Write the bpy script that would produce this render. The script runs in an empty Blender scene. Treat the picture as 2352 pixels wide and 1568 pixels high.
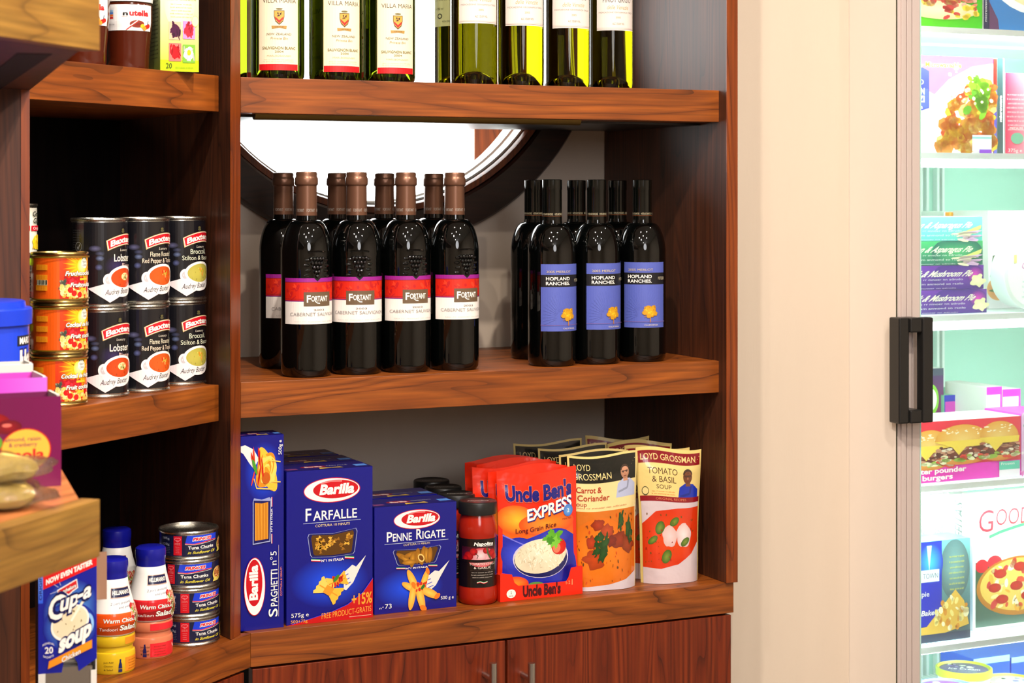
import bpy, math, random
from mathutils import Vector
from mathutils.geometry import tessellate_polygon
random.seed(7)
PI = math.pi
F, CX, HY, CZ = 4200.0, 1176.0, 445.0, 1.5     # focal length in pixels, vanishing column, horizon row, eye height
sc = bpy.context.scene
COL = sc.collection

# ------------------------------------------------------------------ camera, world, exposure, lights
cam = bpy.data.cameras.new('camera'); co = bpy.data.objects.new('camera', cam); COL.objects.link(co)
co.location = (0, 0, CZ); co.rotation_euler = (PI/2, 0, 0)
cam.sensor_width = 36; cam.lens = 36*F/2352; cam.shift_y = -(784-HY)/2352; cam.clip_start = .05
cam.dof.use_dof = True; cam.dof.focus_distance = 2.65; cam.dof.aperture_fstop = 11
sc.camera = co
sc.view_settings.view_transform = 'Standard'; sc.view_settings.look = 'None'
sc.view_settings.exposure = 0.85; sc.view_settings.gamma = 1; sc.view_settings.use_curve_mapping = False
wd = bpy.data.worlds.new('world'); sc.world = wd; wd.use_nodes = True
wd.node_tree.nodes['Background'].inputs[0].default_value = (1, .9, .8, 1)
wd.node_tree.nodes['Background'].inputs[1].default_value = .05
def light(name, loc, power, size, color, target=None, kind='AREA', spot=None, blend=.4):
    l = bpy.data.lights.new(name, kind); l.energy = power; l.color = color
    if kind == 'AREA': l.shape = 'DISK'; l.size = size
    else: l.shadow_soft_size = size
    if kind == 'SPOT': l.spot_size = math.radians(spot); l.spot_blend = blend
    o = bpy.data.objects.new(name, l); COL.objects.link(o); o.location = loc
    if target: o.rotation_euler = (Vector(target)-Vector(loc)).to_track_quat('-Z', 'Y').to_euler()
    return o
WARM = (1, .87, .73)
for i, (x, y, p) in enumerate([(-.05, 1.75, 13), (.75, 1.85, 11), (.25, 1.15, 10), (-.5, .9, 8), (1.0, .9, 7), (.3, -.4, 6)]):
    light('ceiling_downlight', (x, y, 2.58), p, .05, WARM)
light('wall_washer', (1.0, 2.70, 2.58), 1.3, .05, (1, .9, .8))
light('added_front_fill', (.9, -1.0, 2.2), 13, 1.0, (.97, .97, 1), (-.15, 2.6, 1.2))  # added soft fill from behind the camera, lifts the dark panels
light('added_bay_fill', (-.15, .6, 2.5), 8, .08, (1, .93, .85), (-.35, 2.4, 1.1), 'SPOT', 50, .6)  # added fill spot aimed into the angled bay, stands for no real lamp
light('added_near_shelf_fill', (1.1, .35, 2.45), 42, .06, (1, .93, .84), (-.45, 1.62, 1.22), 'SPOT', 34, .7)  # added fill spot that brightens the near left shelf and its packs

# ------------------------------------------------------------------ helpers
def lin(c):
    if isinstance(c, str): c = tuple(int(c[i:i+2], 16) for i in (0, 2, 4))
    return tuple(((x/255)/12.92 if x/255 <= .04045 else ((x/255+.055)/1.055)**2.4) for x in c[:3])
def isect(px, p, d):                            # where the sight line of column px meets the plan line p + t d
    k = (px-CX)/F
    t = (k*p[1]-p[0])/(d[0]-k*d[1])
    return (p[0]+t*d[0], p[1]+t*d[1])
def X(px, Y): return (px-CX)/F*Y
def Yat(py, z): return (CZ-z)*F/(py-HY)
def unit(a): return (math.cos(a), math.sin(a))
eA = (.9055, .4243); nA = (-.4243, .9055); aA = math.atan2(eA[1], eA[0])
eB = (.4513, .8924); nB = (-.8924, .4513); aB = math.atan2(eB[1], eB[0])
eC = (.3006, .9537); nC = (-.9537, .3006); aC = math.atan2(eC[1], eC[0])
def add(p, d, t): return (p[0]+d[0]*t, p[1]+d[1]*t)
OA = (X(552, 2.55), 2.55)                       # left end of the front lips of the right hand bay
K = (X(576, 2.536), 2.536)                      # corner of the kerb
OB = (X(503, 2.52), 2.52)                       # right end of the lips of the angled bay
ZT, ZM, ZB = 1.6627, 1.237, .891                # tops of the three shelves
TH = .0497

class MB:
    def __init__(s): s.v = []; s.f = []; s.m = []; s.s = []
    def face(s, idx, m=0, sm=False): s.f.append(idx); s.m.append(m); s.s.append(sm)
    def box(s, x0, y0, z0, x1, y1, z1, m=0):
        b = len(s.v)
        s.v += [(x0,y0,z0),(x1,y0,z0),(x1,y1,z0),(x0,y1,z0),(x0,y0,z1),(x1,y0,z1),(x1,y1,z1),(x0,y1,z1)]
        for q in ((0,3,2,1),(4,5,6,7),(0,1,5,4),(1,2,6,5),(2,3,7,6),(3,0,4,7)): s.face([b+i for i in q], m)
        return s
    def prism(s, pts, z0, z1, m=0):
        b = len(s.v); n = len(pts)
        s.v += [(p[0], p[1], z0) for p in pts] + [(p[0], p[1], z1) for p in pts]
        s.face([b+i for i in range(n)][::-1], m); s.face([b+n+i for i in range(n)], m)
        for i in range(n): s.face([b+i, b+(i+1)%n, b+n+(i+1)%n, b+n+i], m)
        return s
    def lathe(s, prof, seg=40, m=0, c=(0, 0), ex=1, mats=None):
        b = len(s.v); n = len(prof)
        for r, z in prof:
            for k in range(seg):
                a = 2*PI*k/seg; s.v.append((c[0]+r*math.sin(a)*ex, c[1]-r*math.cos(a), z))
        for i in range(n-1):
            for k in range(seg):
                k2 = (k+1) % seg
                s.face([b+i*seg+k, b+i*seg+k2, b+(i+1)*seg+k2, b+(i+1)*seg+k], mats[i] if mats else m, True)
        s.face([b+k for k in range(seg)][::-1], m); s.face([b+(n-1)*seg+k for k in range(seg)], m)
        return s
    def tube(s, path, r, seg=10, m=0):
        b = len(s.v); n = len(path); P = [Vector(p) for p in path]
        for i, p in enumerate(P):
            t = (P[min(i+1, n-1)]-P[max(i-1, 0)]).normalized()
            a = t.orthogonal().normalized(); c = t.cross(a)
            for k in range(seg):
                w = 2*PI*k/seg; s.v.append(tuple(p + a*(r*math.cos(w)) + c*(r*math.sin(w))))
        for i in range(n-1):
            for k in range(seg): s.face([b+i*seg+k, b+i*seg+(k+1)%seg, b+(i+1)*seg+(k+1)%seg, b+(i+1)*seg+k], m, True)
        s.face([b+k for k in range(seg)][::-1], m); s.face([b+(n-1)*seg+k for k in range(seg)], m)
        return s
    def ball(s, c, r, m=0, nu=10, nv=7, sc3=(1, 1, 1)):
        b = len(s.v)
        for j in range(nv+1):
            t = PI*j/nv
            for k in range(nu):
                a = 2*PI*k/nu
                s.v.append((c[0]+r*sc3[0]*math.sin(t)*math.cos(a), c[1]+r*sc3[1]*math.sin(t)*math.sin(a), c[2]-r*sc3[2]*math.cos(t)))
        for j in range(nv):
            for k in range(nu): s.face([b+j*nu+k, b+j*nu+(k+1)%nu, b+(j+1)*nu+(k+1)%nu, b+(j+1)*nu+k], m, True)
        return s
    def build(s, name, mats, parent=None, bevel=0, loc=None, rz=0, kind=None, label=None, sub=0):
        me = bpy.data.meshes.new(name); me.from_pydata(s.v, [], s.f)
        if not isinstance(mats, (list, tuple)): mats = [mats]
        for m in mats: me.materials.append(m)
        me.polygons.foreach_set('material_index', s.m); me.polygons.foreach_set('use_smooth', s.s)
        me.update()
        if any(s.s): me.set_sharp_from_angle(angle=math.radians(38))
        o = bpy.data.objects.new(name, me); COL.objects.link(o)
        if parent: o.parent = parent
        if loc: o.location = loc
        o.rotation_euler.z = rz
        if bevel:
            b = o.modifiers.new('bevel', 'BEVEL'); b.width = bevel; b.segments = 2; b.limit_method = 'ANGLE'; b.angle_limit = math.radians(40)
        if kind: o['kind'] = kind
        if label: o['label'] = label
        return o
def tag(o, label, cat, group=None):
    o['label'] = label; o['category'] = cat
    if group: o['group'] = group
    return o
def thing(name, label, cat, loc=(0, 0, 0), rz=0, group=None):
    o = bpy.data.objects.new(name, None); COL.objects.link(o); o.empty_display_size = .02
    o.location = loc; o.rotation_euler.z = rz
    return tag(o, label, cat, group)
def kids(o): return [c for c in bpy.data.objects if c.parent is o]
def dup(root, loc, rz, label, tilt=None):
    def cp(o, par):
        c = o.copy(); COL.objects.link(c); c.parent = par
        for ch in kids(o): cp(ch, c)
        return c
    r = cp(root, None); r.location = loc; r.rotation_euler = (tilt[0] if tilt else 0, tilt[1] if tilt else 0, rz); r['label'] = label
    return r
def rface(px, extra=0): return -math.atan((px-CX)/F) + math.radians(extra)

# ------------------------------------------------------------------ materials
def mat(name, col, rough=.5, metal=0, spec=.5, **kw):
    m = bpy.data.materials.new(name); m.use_nodes = True; b = m.node_tree.nodes['Principled BSDF']
    b.inputs['Base Color'].default_value = (*lin(col), 1); b.inputs['Roughness'].default_value = rough
    b.inputs['Metallic'].default_value = metal; b.inputs['Specular IOR Level'].default_value = spec
    for k, v in kw.items(): b.inputs[k.replace('_', ' ')].default_value = v
    # a little surface life: fine noise in the roughness
    nt = m.node_tree; n = nt.nodes.new('ShaderNodeTexNoise'); n.inputs['Scale'].default_value = 60
    r = nt.nodes.new('ShaderNodeMapRange'); r.inputs[3].default_value = max(0, rough-.04); r.inputs[4].default_value = rough+.04
    nt.links.new(n.outputs[0], r.inputs[0]); nt.links.new(r.outputs[0], b.inputs['Roughness'])
    return m
def glow(name, col, s):
    m = bpy.data.materials.new(name); m.use_nodes = True; nt = m.node_tree
    nt.nodes.remove(nt.nodes['Principled BSDF']); e = nt.nodes.new('ShaderNodeEmission')
    e.inputs[0].default_value = (*lin(col), 1); e.inputs[1].default_value = s
    nt.links.new(e.outputs[0], nt.nodes['Material Output'].inputs[0]); return m
def printed(name, rough, coat=0, bump=0):
    m = bpy.data.materials.new(name); m.use_nodes = True; nt = m.node_tree; b = nt.nodes['Principled BSDF']
    a = nt.nodes.new('ShaderNodeVertexColor'); a.layer_name = 'Ink'
    nt.links.new(a.outputs[0], b.inputs['Base Color']); b.inputs['Roughness'].default_value = rough
    b.inputs['Coat Weight'].default_value = coat; b.inputs['Coat Roughness'].default_value = .08
    if bump:
        n = nt.nodes.new('ShaderNodeTexNoise'); n.inputs['Scale'].default_value = 28; n.inputs['Detail'].default_value = 3
        u = nt.nodes.new('ShaderNodeBump'); u.inputs['Strength'].default_value = bump; u.inputs['Distance'].default_value = .006
        tc = nt.nodes.new('ShaderNodeTexCoord'); nt.links.new(tc.outputs['Object'], n.inputs[0])
        nt.links.new(n.outputs[0], u.inputs['Height']); nt.links.new(u.outputs[0], b.inputs['Normal'])
    return m
def wood(name, light, mid, dark, axis='x', rough=.34, k=1.0, rot=0):
    m = bpy.data.materials.new(name); m.use_nodes = True; nt = m.node_tree; N = nt.nodes; L = nt.links; b = N['Principled BSDF']
    tc = N.new('ShaderNodeTexCoord'); mp = N.new('ShaderNodeMapping'); L.new(tc.outputs['Object'], mp.inputs[0])
    mp.inputs['Rotation'].default_value = (0, 0, rot)
    mp2 = N.new('ShaderNodeMapping'); L.new(mp.outputs[0], mp2.inputs[0])
    s = {'x': (1.3, 9, 9), 'z': (9, 9, .9)}[axis]; mp2.inputs['Scale'].default_value = tuple(q*k for q in s)
    n1 = N.new('ShaderNodeTexNoise'); n1.inputs['Scale'].default_value = 1.5; n1.inputs['Detail'].default_value = 1.5; n1.inputs['Distortion'].default_value = .35
    L.new(mp2.outputs[0], n1.inputs[0])
    mu = N.new('ShaderNodeMath'); mu.operation = 'MULTIPLY'; mu.inputs[1].default_value = 9 if axis == 'x' else 16; L.new(n1.outputs[0], mu.inputs[0])
    fr = N.new('ShaderNodeMath'); fr.operation = 'FRACT'; L.new(mu.outputs[0], fr.inputs[0])
    s2 = {'x': (5, 130, 130), 'z': (130, 130, 3)}[axis]
    mp3 = N.new('ShaderNodeMapping'); mp3.inputs['Scale'].default_value = s2; L.new(mp.outputs[0], mp3.inputs[0])
    n2 = N.new('ShaderNodeTexNoise'); n2.inputs['Scale'].default_value = 1.6; n2.inputs['Detail'].default_value = 4; L.new(mp3.outputs[0], n2.inputs[0])
    mp4 = N.new('ShaderNodeMapping'); mp4.inputs['Scale'].default_value = {'x': (1.2, 22, 22), 'z': (22, 22, .8)}[axis]; L.new(mp.outputs[0], mp4.inputs[0])
    n3 = N.new('ShaderNodeTexNoise'); n3.inputs['Scale'].default_value = 1.5; n3.inputs['Detail'].default_value = 2; L.new(mp4.outputs[0], n3.inputs[0])
    r1 = N.new('ShaderNodeValToRGB'); e = r1.color_ramp.elements
    e[0].position = 0; e[0].color = (*lin(dark), 1); e[1].position = 1; e[1].color = (*lin(mid), 1)
    x = e.new(.10); x.color = (*lin(mid), 1); x = e.new(.55); x.color = (*lin(light), 1)
    L.new(fr.outputs[0], r1.inputs[0])
    mx = N.new('ShaderNodeMix'); mx.data_type = 'RGBA'; mx.blend_type = 'MIX'
    q = N.new('ShaderNodeMapRange'); q.inputs[1].default_value = .38; q.inputs[2].default_value = .68; q.inputs[3].default_value = .15; q.inputs[4].default_value = .85
    L.new(n3.outputs[0], q.inputs[0]); L.new(q.outputs[0], mx.inputs[0]); L.new(r1.outputs[0], mx.inputs[6])
    mx.inputs[7].default_value = (*lin(mid), 1)
    m2 = N.new('ShaderNodeMix'); m2.data_type = 'RGBA'; m2.blend_type = 'MULTIPLY'; m2.inputs[0].default_value = 1
    q2 = N.new('ShaderNodeMapRange'); q2.inputs[1].default_value = .3; q2.inputs[2].default_value = .7; q2.inputs[3].default_value = .62; q2.inputs[4].default_value = 1.15
    L.new(n2.outputs[0], q2.inputs[0]); L.new(mx.outputs[2], m2.inputs[6]); L.new(q2.outputs[0], m2.inputs[7])
    L.new(m2.outputs[2], b.inputs['Base Color']); b.inputs['Roughness'].default_value = rough
    bp = N.new('ShaderNodeBump'); bp.inputs['Strength'].default_value = .12; bp.inputs['Distance'].default_value = .0006
    L.new(n2.outputs[0], bp.inputs['Height']); L.new(bp.outputs[0], b.inputs['Normal'])
    return m
W_lip = wood('walnut_lip', (164, 88, 26), (126, 62, 15), (58, 27, 8), 'x', rough=.42)
W_pan = wood('walnut_panel', (96, 50, 26), (70, 35, 18), (40, 20, 11), 'z', rough=.5)
W_door = wood('walnut_door', (136, 54, 18), (104, 34, 10), (48, 15, 5), 'z')
W_edge = wood('walnut_edge_band', (150, 72, 20), (120, 52, 14), (58, 24, 8), 'z')
W_ol = wood('walnut_cool_cast', (156, 116, 50), (130, 92, 38), (80, 54, 24), 'x')  # same walnut with the olive cast of cool light put into its colour
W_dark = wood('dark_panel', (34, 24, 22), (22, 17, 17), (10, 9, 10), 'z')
W_ring = wood('dark_stained_ring', (58, 30, 22), (40, 20, 15), (22, 12, 10), 'x')
def wallm(name, col):
    m = mat(name, col, .75); nt = m.node_tree; b = nt.nodes['Principled BSDF']
    n = nt.nodes.new('ShaderNodeTexNoise'); n.inputs['Scale'].default_value = 4; n.inputs['Detail'].default_value = 5
    r = nt.nodes.new('ShaderNodeMix'); r.data_type = 'RGBA'; c = lin(col)
    r.inputs[6].default_value = (*[q*.93 for q in c], 1); r.inputs[7].default_value = (*[min(1, q*1.05) for q in c], 1)
    nt.links.new(n.outputs[0], r.inputs[0]); nt.links.new(r.outputs[2], b.inputs['Base Color'])
    n2 = nt.nodes.new('ShaderNodeTexNoise'); n2.inputs['Scale'].default_value = 90
    u = nt.nodes.new('ShaderNodeBump'); u.inputs['Strength'].default_value = .08; u.inputs['Distance'].default_value = .002
    nt.links.new(n2.outputs[0], u.inputs['Height']); nt.links.new(u.outputs[0], b.inputs['Normal'])
    return m
M_wall = wallm('cream_wall_paint', (220, 205, 188)); M_wall_lit = wallm('lit_wall_paint', (238, 226, 214))  # second tone: same wall, made paler for the light on the return
M_floor = wallm('grey_floor_tile', (120, 112, 104)); M_ceil = wallm('white_ceiling_paint', (235, 232, 226))
M_black = mat('black_plastic', (28, 28, 28), .35); M_gap = mat('dark_recess', (10, 9, 8), .8)
M_steel = mat('brushed_steel', (205, 200, 195), .25, 1); M_tin = mat('tin_plate', (190, 188, 180), .28, 1)
M_gold = mat('gold_lacquered_tin', (205, 180, 110), .25, 1)
M_alu = mat('anodised_aluminium', (214, 200, 196), .42, .15)
M_ref = mat('white_enamel', (236, 246, 242), .4); M_mint = mat('mint_liner', (190, 236, 220), .5)
M_reveal = mat('silver_reveal', (206, 206, 200), .35, .2)
M_redwine = mat('dark_wine_glass', (3, 4, 4), .04, 0, .6)
M_caps = mat('bronze_capsule', (120, 84, 66), .32, .55)
M_capk = mat('black_capsule', (6, 9, 7), .12, .1, .6)
M_blue = mat('blue_plastic', (18, 22, 140), .25); M_tub = mat('bright_blue_plastic', (22, 60, 210), .3)
M_white = mat('white_plastic', (238, 238, 236), .3); M_card = mat('brown_cardboard', (150, 112, 88), .8)
M_carton = mat('white_carton', (222, 220, 214), .6)
M_bblue = mat('blue_carton', (8, 20, 150), .35)
M_or = mat('red_pouch_film', (225, 40, 16), .25)
M_cream = mat('cream_pouch_film', (226, 206, 140), .28)
M_choc = mat('hazelnut_spread', (74, 26, 12), .12, 0, .6)
M_sauce = mat('tomato_sauce', (160, 30, 12), .15, 0, .6)
M_red = mat('red_carton', (196, 30, 36), .4); M_purple = mat('magenta_carton', (112, 8, 74), .4)
M_yel = mat('mustard_plastic', (214, 178, 30), .22); M_rd = mat('red_plastic', (226, 52, 52), .22)
M_pink = mat('pink_carton', (226, 70, 200), .4)
M_dough = mat('pale_dough', (232, 202, 116), .7)
def glass(name, col, ior=1.36, rough=0.0):
    m = bpy.data.materials.new(name); m.use_nodes = True; b = m.node_tree.nodes['Principled BSDF']
    b.inputs['Base Color'].default_value = (*lin(col), 1); b.inputs['Roughness'].default_value = rough
    b.inputs['Transmission Weight'].default_value = 1; b.inputs['IOR'].default_value = ior
    return m
G_green = glass('green_bottle_glass', (92, 110, 14)); G_clear = glass('clear_film', (250, 250, 245), 1.12, .05)
G_olive = glass('olive_bottle_glass', (108, 104, 4))
def thin_glass(name):                             # a thin pane: mostly clear, some mirror
    m = bpy.data.materials.new(name); m.use_nodes = True; nt = m.node_tree; nt.nodes.remove(nt.nodes['Principled BSDF'])
    t = nt.nodes.new('ShaderNodeBsdfTransparent'); g = nt.nodes.new('ShaderNodeBsdfGlossy'); g.inputs['Roughness'].default_value = .05
    f = nt.nodes.new('ShaderNodeFresnel'); f.inputs[0].default_value = 1.45; mx = nt.nodes.new('ShaderNodeMixShader')
    nt.links.new(f.outputs[0], mx.inputs[0]); nt.links.new(t.outputs[0], mx.inputs[1]); nt.links.new(g.outputs[0], mx.inputs[2])
    nt.links.new(mx.outputs[0], nt.nodes['Material Output'].inputs[0]); return m
G_pane = thin_glass('clear_pane')
P_mat = printed('printed_board', .34); P_can = printed('printed_can_label', .26, .3)
P_foil = printed('printed_glossy_film', .22, .5, .35); P_paper = printed('printed_paper_label', .5)

# ------------------------------------------------------------------ flat print: coloured shapes and letters laid on a surface
_tc = {}
def glyphs(s, off=0.0):
    key = (s, off)
    if key not in _tc:
        cu = bpy.data.curves.new('lettering', 'FONT'); cu.body = s; cu.size = 1; cu.offset = off; cu.resolution_u = 3
        ob = bpy.data.objects.new('lettering', cu); me = ob.to_mesh()
        me.calc_loop_triangles()
        v = [(p.co.x, p.co.y) for p in me.vertices]; t = [tuple(q.vertices) for q in me.loop_triangles]
        ob.to_mesh_clear(); bpy.data.objects.remove(ob); bpy.data.curves.remove(cu)
        _tc[key] = (v, t)
    return _tc[key]
CAP = max(p[1] for p in glyphs('H')[0]) or .7
WHITE = (248, 246, 240); BLACK = (14, 14, 16)
class Art:
    def __init__(s): s.t = []; s.L = 1
    def up(s): s.L += 1
    def tri(s, a, b, c, ca, cb, cc): s.t.append(((*a, *ca), (*b, *cb), (*c, *cc), s.L))
    def poly(s, pts, col):
        c = lin(col); s.up(); pts = [tuple(map(float, p)) for p in pts]
        for i, j, k in tessellate_polygon([[Vector((p[0], p[1], 0)) for p in pts]]): s.tri(pts[i], pts[j], pts[k], c, c, c)
        return s
    def rect(s, x0, y0, x1, y1, col, top=None, right=None):
        s.up(); a = lin(col); b = lin(top) if top else a
        if right: r = lin(right); c4 = (a, r, r, a)
        else: c4 = (a, a, b, b)
        p = ((x0, y0), (x1, y0), (x1, y1), (x0, y1))
        s.tri(p[0], p[1], p[2], c4[0], c4[1], c4[2]); s.tri(p[0], p[2], p[3], c4[0], c4[2], c4[3]); return s
    def ell(s, cx, cy, rx, ry, col, edge=None, rot=0, n=28, a0=0, a1=360, wob=0, seed=0):
        s.up(); c = lin(col); e = lin(edge) if edge else c; rn = random.Random(seed)
        R = math.radians(rot); pts = []
        for i in range(n+1):
            a = math.radians(a0+(a1-a0)*i/n); w = 1+wob*math.sin(5*a+seed)*.5+wob*(rn.random()-.5) if wob else 1
            x, y = rx*w*math.cos(a), ry*w*math.sin(a)
            pts.append((cx+x*math.cos(R)-y*math.sin(R), cy+x*math.sin(R)+y*math.cos(R)))
        if wob and a1-a0 == 360: pts[-1] = pts[0]
        for i in range(n): s.tri((cx, cy), pts[i], pts[i+1], c, e, e)
        return s
    def line(s, pts, w, col, ar=1.0):              # w across, ar = how many v units one u unit is
        for i in range(len(pts)-1):
            (x0, y0), (x1, y1) = pts[i], pts[i+1]; dx, dy = x1-x0, (y1-y0)/ar; l = math.hypot(dx, dy) or 1
            nx, ny = -dy/l*w/2, dx/l*w/2*ar
            s.poly([(x0+nx, y0+ny), (x1+nx, y1+ny), (x1-nx, y1-ny), (x0-nx, y0-ny)], col); s.L -= 1
        s.up(); return s
    def text(s, st, x, y, w, h, col, bold=0.0, slant=0.0, rot=0, tilt=0.0, arc=0.0, ar=1.0, out=None, ow=.03):
        # centred on x, baseline y, fitted to width w and cap height h (rot: 90 = reads upwards)
        if out is not None: s.text(st, x, y, w*(1+ow*.4), h, out, bold+ow, slant, rot, tilt, arc, ar)
        v, t = glyphs(st, bold); s.up(); c = lin(col)
        if not v: return s
        x0 = min(p[0] for p in v); x1 = max(p[0] for p in v); k = w/((x1-x0) or 1); q = h/CAP
        def f(p):
            a = (p[0]-(x0+x1)/2)*k; b = p[1]*q; a += slant*b
            b += tilt*a + arc*(1-(2*a/w)**2)
            if rot == 90: return (x-b, y+a)
            return (x+a, y+b)
        P = [f(p) for p in v]
        for i, j, k2 in t: s.tri(P[i], P[j], P[k2], c, c, c)
        return s
    def lines(s, x, y, w, n, dy, h, col, seed=1, rot=0):    # unreadably small print
        rn = random.Random(seed); al = 'aeioulnrstmd'
        for i in range(n):
            st = ' '.join(''.join(rn.choice(al) for _ in range(rn.randint(2, 7))) for _ in range(5))
            if rot: s.text(st, x+i*dy, y, w*(.8+.2*rn.random()), h, col, rot=90)
            else: s.text(st, x, y-i*dy, w*(.8+.2*rn.random()), h, col)
        return s
    def specks(s, x0, y0, x1, y1, n, r, cols, seed=0, ar=1.0, inside=None):
        rn = random.Random(seed)
        for i in range(n):
            x = rn.uniform(x0, x1); y = rn.uniform(y0, y1)
            if inside and ((x-inside[0])/inside[2])**2+((y-inside[1])/inside[3])**2 > 1: continue
            q = r*rn.uniform(.5, 1.3); s.ell(x, y, q, q*ar*rn.uniform(.5, 1.2), cols[i % len(cols)], n=7, rot=rn.uniform(0, 180)); s.L -= 1
        s.up(); return s
    def build(s, name, fn, mat_, parent, du=1e9, dv=1e9, step=.00004, label=None):
        V = []; Fc = []; C = []
        def clip(poly, ax, lo, hi):
            for sgn, lim in ((1, lo), (-1, hi)):
                out = []
                for i in range(len(poly)):
                    a, b = poly[i], poly[(i+1) % len(poly)]; da, db = sgn*(a[ax]-lim), sgn*(b[ax]-lim)
                    if da >= 0: out.append(a)
                    if da*db < 0:
                        t = da/(da-db); out.append(tuple(a[k]+(b[k]-a[k])*t for k in range(5)))
                poly = out
                if len(poly) < 3: return []
            return poly
        for a, b, c, L in s.t:
            polys = [[a, b, c]]
            for ax, d in ((0, du), (1, dv)):
                nx = []
                for p in polys:
                    lo = min(q[ax] for q in p); hi = max(q[ax] for q in p)
                    if hi-lo <= d*1.2: nx.append(p); continue
                    k = math.floor(lo/d)
                    while k*d < hi:
                        r = clip(p, ax, k*d, (k+1)*d); k += 1
                        if r: nx.append(r)
                polys = nx
            for p in polys:
                base = len(V)
                for q in p: V.append(fn(q[0], q[1], L*step)); C.append((q[2], q[3], q[4], 1))
                Fc.append(tuple(range(base, base+len(p))))
        me = bpy.data.meshes.new(name); me.from_pydata(V, [], Fc); me.materials.append(mat_)
        at = me.color_attributes.new('Ink', 'FLOAT_COLOR', 'POINT')
        at.data.foreach_set('color', [x for c in C for x in c]); me.update()
        o = bpy.data.objects.new(name, me); COL.objects.link(o); o.parent = parent
        if label: o['label'] = label
        return o
def flat(W, H, y=0, x0=0, z0=0): return lambda u, v, l: (x0+u/100*W, y-l, z0+v/100*H)
def left_face(D, H, x=0): return lambda u, v, l: (x-l, (1-u/100)*D, v/100*H)     # seen from the left: u runs back to front
def right_face(D, H, x): return lambda u, v, l: (x+l, u/100*D, v/100*H)
def top_face(W, D, H): return lambda u, v, l: (u/100*W, v/100*D, H+l)
def cyl(R, H, z0=0):                                # u in degrees, v in per cent of H
    return lambda u, v, l: ((R+l)*math.sin(math.radians(u)), -(R+l)*math.cos(math.radians(u)), z0+v/100*H)
def turned(prof, H, z0=0, off=.0002):
    def fn(u, v, l):
        z = z0+v/100*H; r = prof[-1][0]
        for (r0, a), (r1, b) in zip(prof, prof[1:]):
            if a <= z <= b and b > a: r = r0+(r1-r0)*(z-a)/(b-a); break
        r += l+off; return (r*math.sin(math.radians(u)), -r*math.cos(math.radians(u)), z)
    return fn

# ------------------------------------------------------------------ the room
class Frame:
    def __init__(s, o, a): s.o = o; s.a = a; s.e = unit(a); s.n = (-s.e[1], s.e[0])
    def w(s, u, d): return (s.o[0]+s.e[0]*u+s.n[0]*d, s.o[1]+s.e[1]*u+s.n[1]*d)
    def u(s, px, d=0):
        q = isect(px, add(s.o, s.n, d), s.e); return (q[0]-s.o[0])*s.e[0]+(q[1]-s.o[1])*s.e[1]
    def loc(s, p): x, y = p[0]-s.o[0], p[1]-s.o[1]; return (x*s.e[0]+y*s.e[1], x*s.n[0]+y*s.n[1])
FA = Frame(OA, aA)
DW = .385                                          # wall plane behind the right hand bay
def slab(name, pts, z0, z1, m): return MB().prism(pts, z0, z1).build(name, m, kind='structure')
slab('floor', [(-3, -2.2), (3, -2.2), (3, 4.6), (-3, 4.6)], -.05, 0, M_floor)
slab('ceiling', [(-3, -2.2), (3, -2.2), (3, 4.6), (-3, 4.6)], 2.62, 2.67, M_ceil)
# back wall with its round opening, in the frame of the right hand bay
uc, zc = FA.u(868, DW), CZ+(HY-4)/F*3.07
Rin, Rout = .3405, .41
u0, u1 = -.055, .80; z0, z1 = 0, 2.62
mb = MB(); n = 72; WT = .08
for yy in (DW, DW+WT):
    b = len(mb.v)
    for i in range(n):
        a = 2*PI*i/n; c, s_ = math.cos(a), math.sin(a)
        mb.v.append((uc+Rin*c, yy, zc+Rin*s_))
        k = min(((u1-uc)/c if c > 1e-6 else (u0-uc)/c if c < -1e-6 else 1e9), ((z1-zc)/s_ if s_ > 1e-6 else (z0-zc)/s_ if s_ < -1e-6 else 1e9))
        mb.v.append((uc+k*c, yy, zc+k*s_))
    for i in range(n):
        j = (i+1) % n; mb.face([b+2*i, b+2*i+1, b+2*j+1, b+2*j])
for i in range(n):
    j = (i+1) % n; mb.face([2*i, 2*j, 2*n+2*j, 2*n+2*i], 0, True)
for i, (uu, zz) in enumerate([(u0, z0), (u1, z0), (u1, z1), (u0, z1)]): pass

mb.box(u0, DW+.001, 2.45, u1, DW+WT-.001, z1)
mb.build('wall_back', M_wall, loc=(*OA, 0), rz=aA, kind='structure')
# round opening: dark ring, inner bead, pale reveal, bright pane behind
win = bpy.data.objects.new('window_1', None); COL.objects.link(win); win.location = (*OA, 0); win.rotation_euler.z = aA; win['kind'] = 'structure'
def ring(name, prof, m, parent, label=None):        # prof: (radius, depth) closed loop
    b = MB(); N_ = 96; k = len(prof)
    for i in range(N_):
        a = 2*PI*i/N_
        for r, y in prof: b.v.append((uc+r*math.cos(a), y, zc+r*math.sin(a)))
    for i in range(N_):
        j = (i+1) % N_
        for q in range(k): b.face([i*k+q, i*k+(q+1) % k, j*k+(q+1) % k, j*k+q], 0, True)
    return b.build(name, m, parent, label=label)
ring('frame_ring', [(.356, DW-.022), (.360, DW-.026), (.408, DW-.026), (.412, DW-.02), (.412, DW-.0005), (.356, DW-.0005)], W_ring, win)
ring('inner_bead', [(.341, DW-.012), (.344, DW-.019), (.354, DW-.019), (.3565, DW-.012), (.3565, DW-.0003), (.341, DW-.0003)], W_edge, win)
ring('reveal_lining', [(.337, DW-.004), (.340, DW-.006), (.340, DW+.075), (.337, DW+.075)], M_reveal, win)
ring('reveal_bead', [(.334, DW+.03), (.337, DW+.027), (.337, DW+.040), (.334, DW+.037)], M_reveal, win)
M_sky = glow('bright_daylight_pane', (250, 255, 255), 5.0)
wl = FA.u(400, DW+.5); wr = FA.u(1075, DW+.5)
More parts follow.
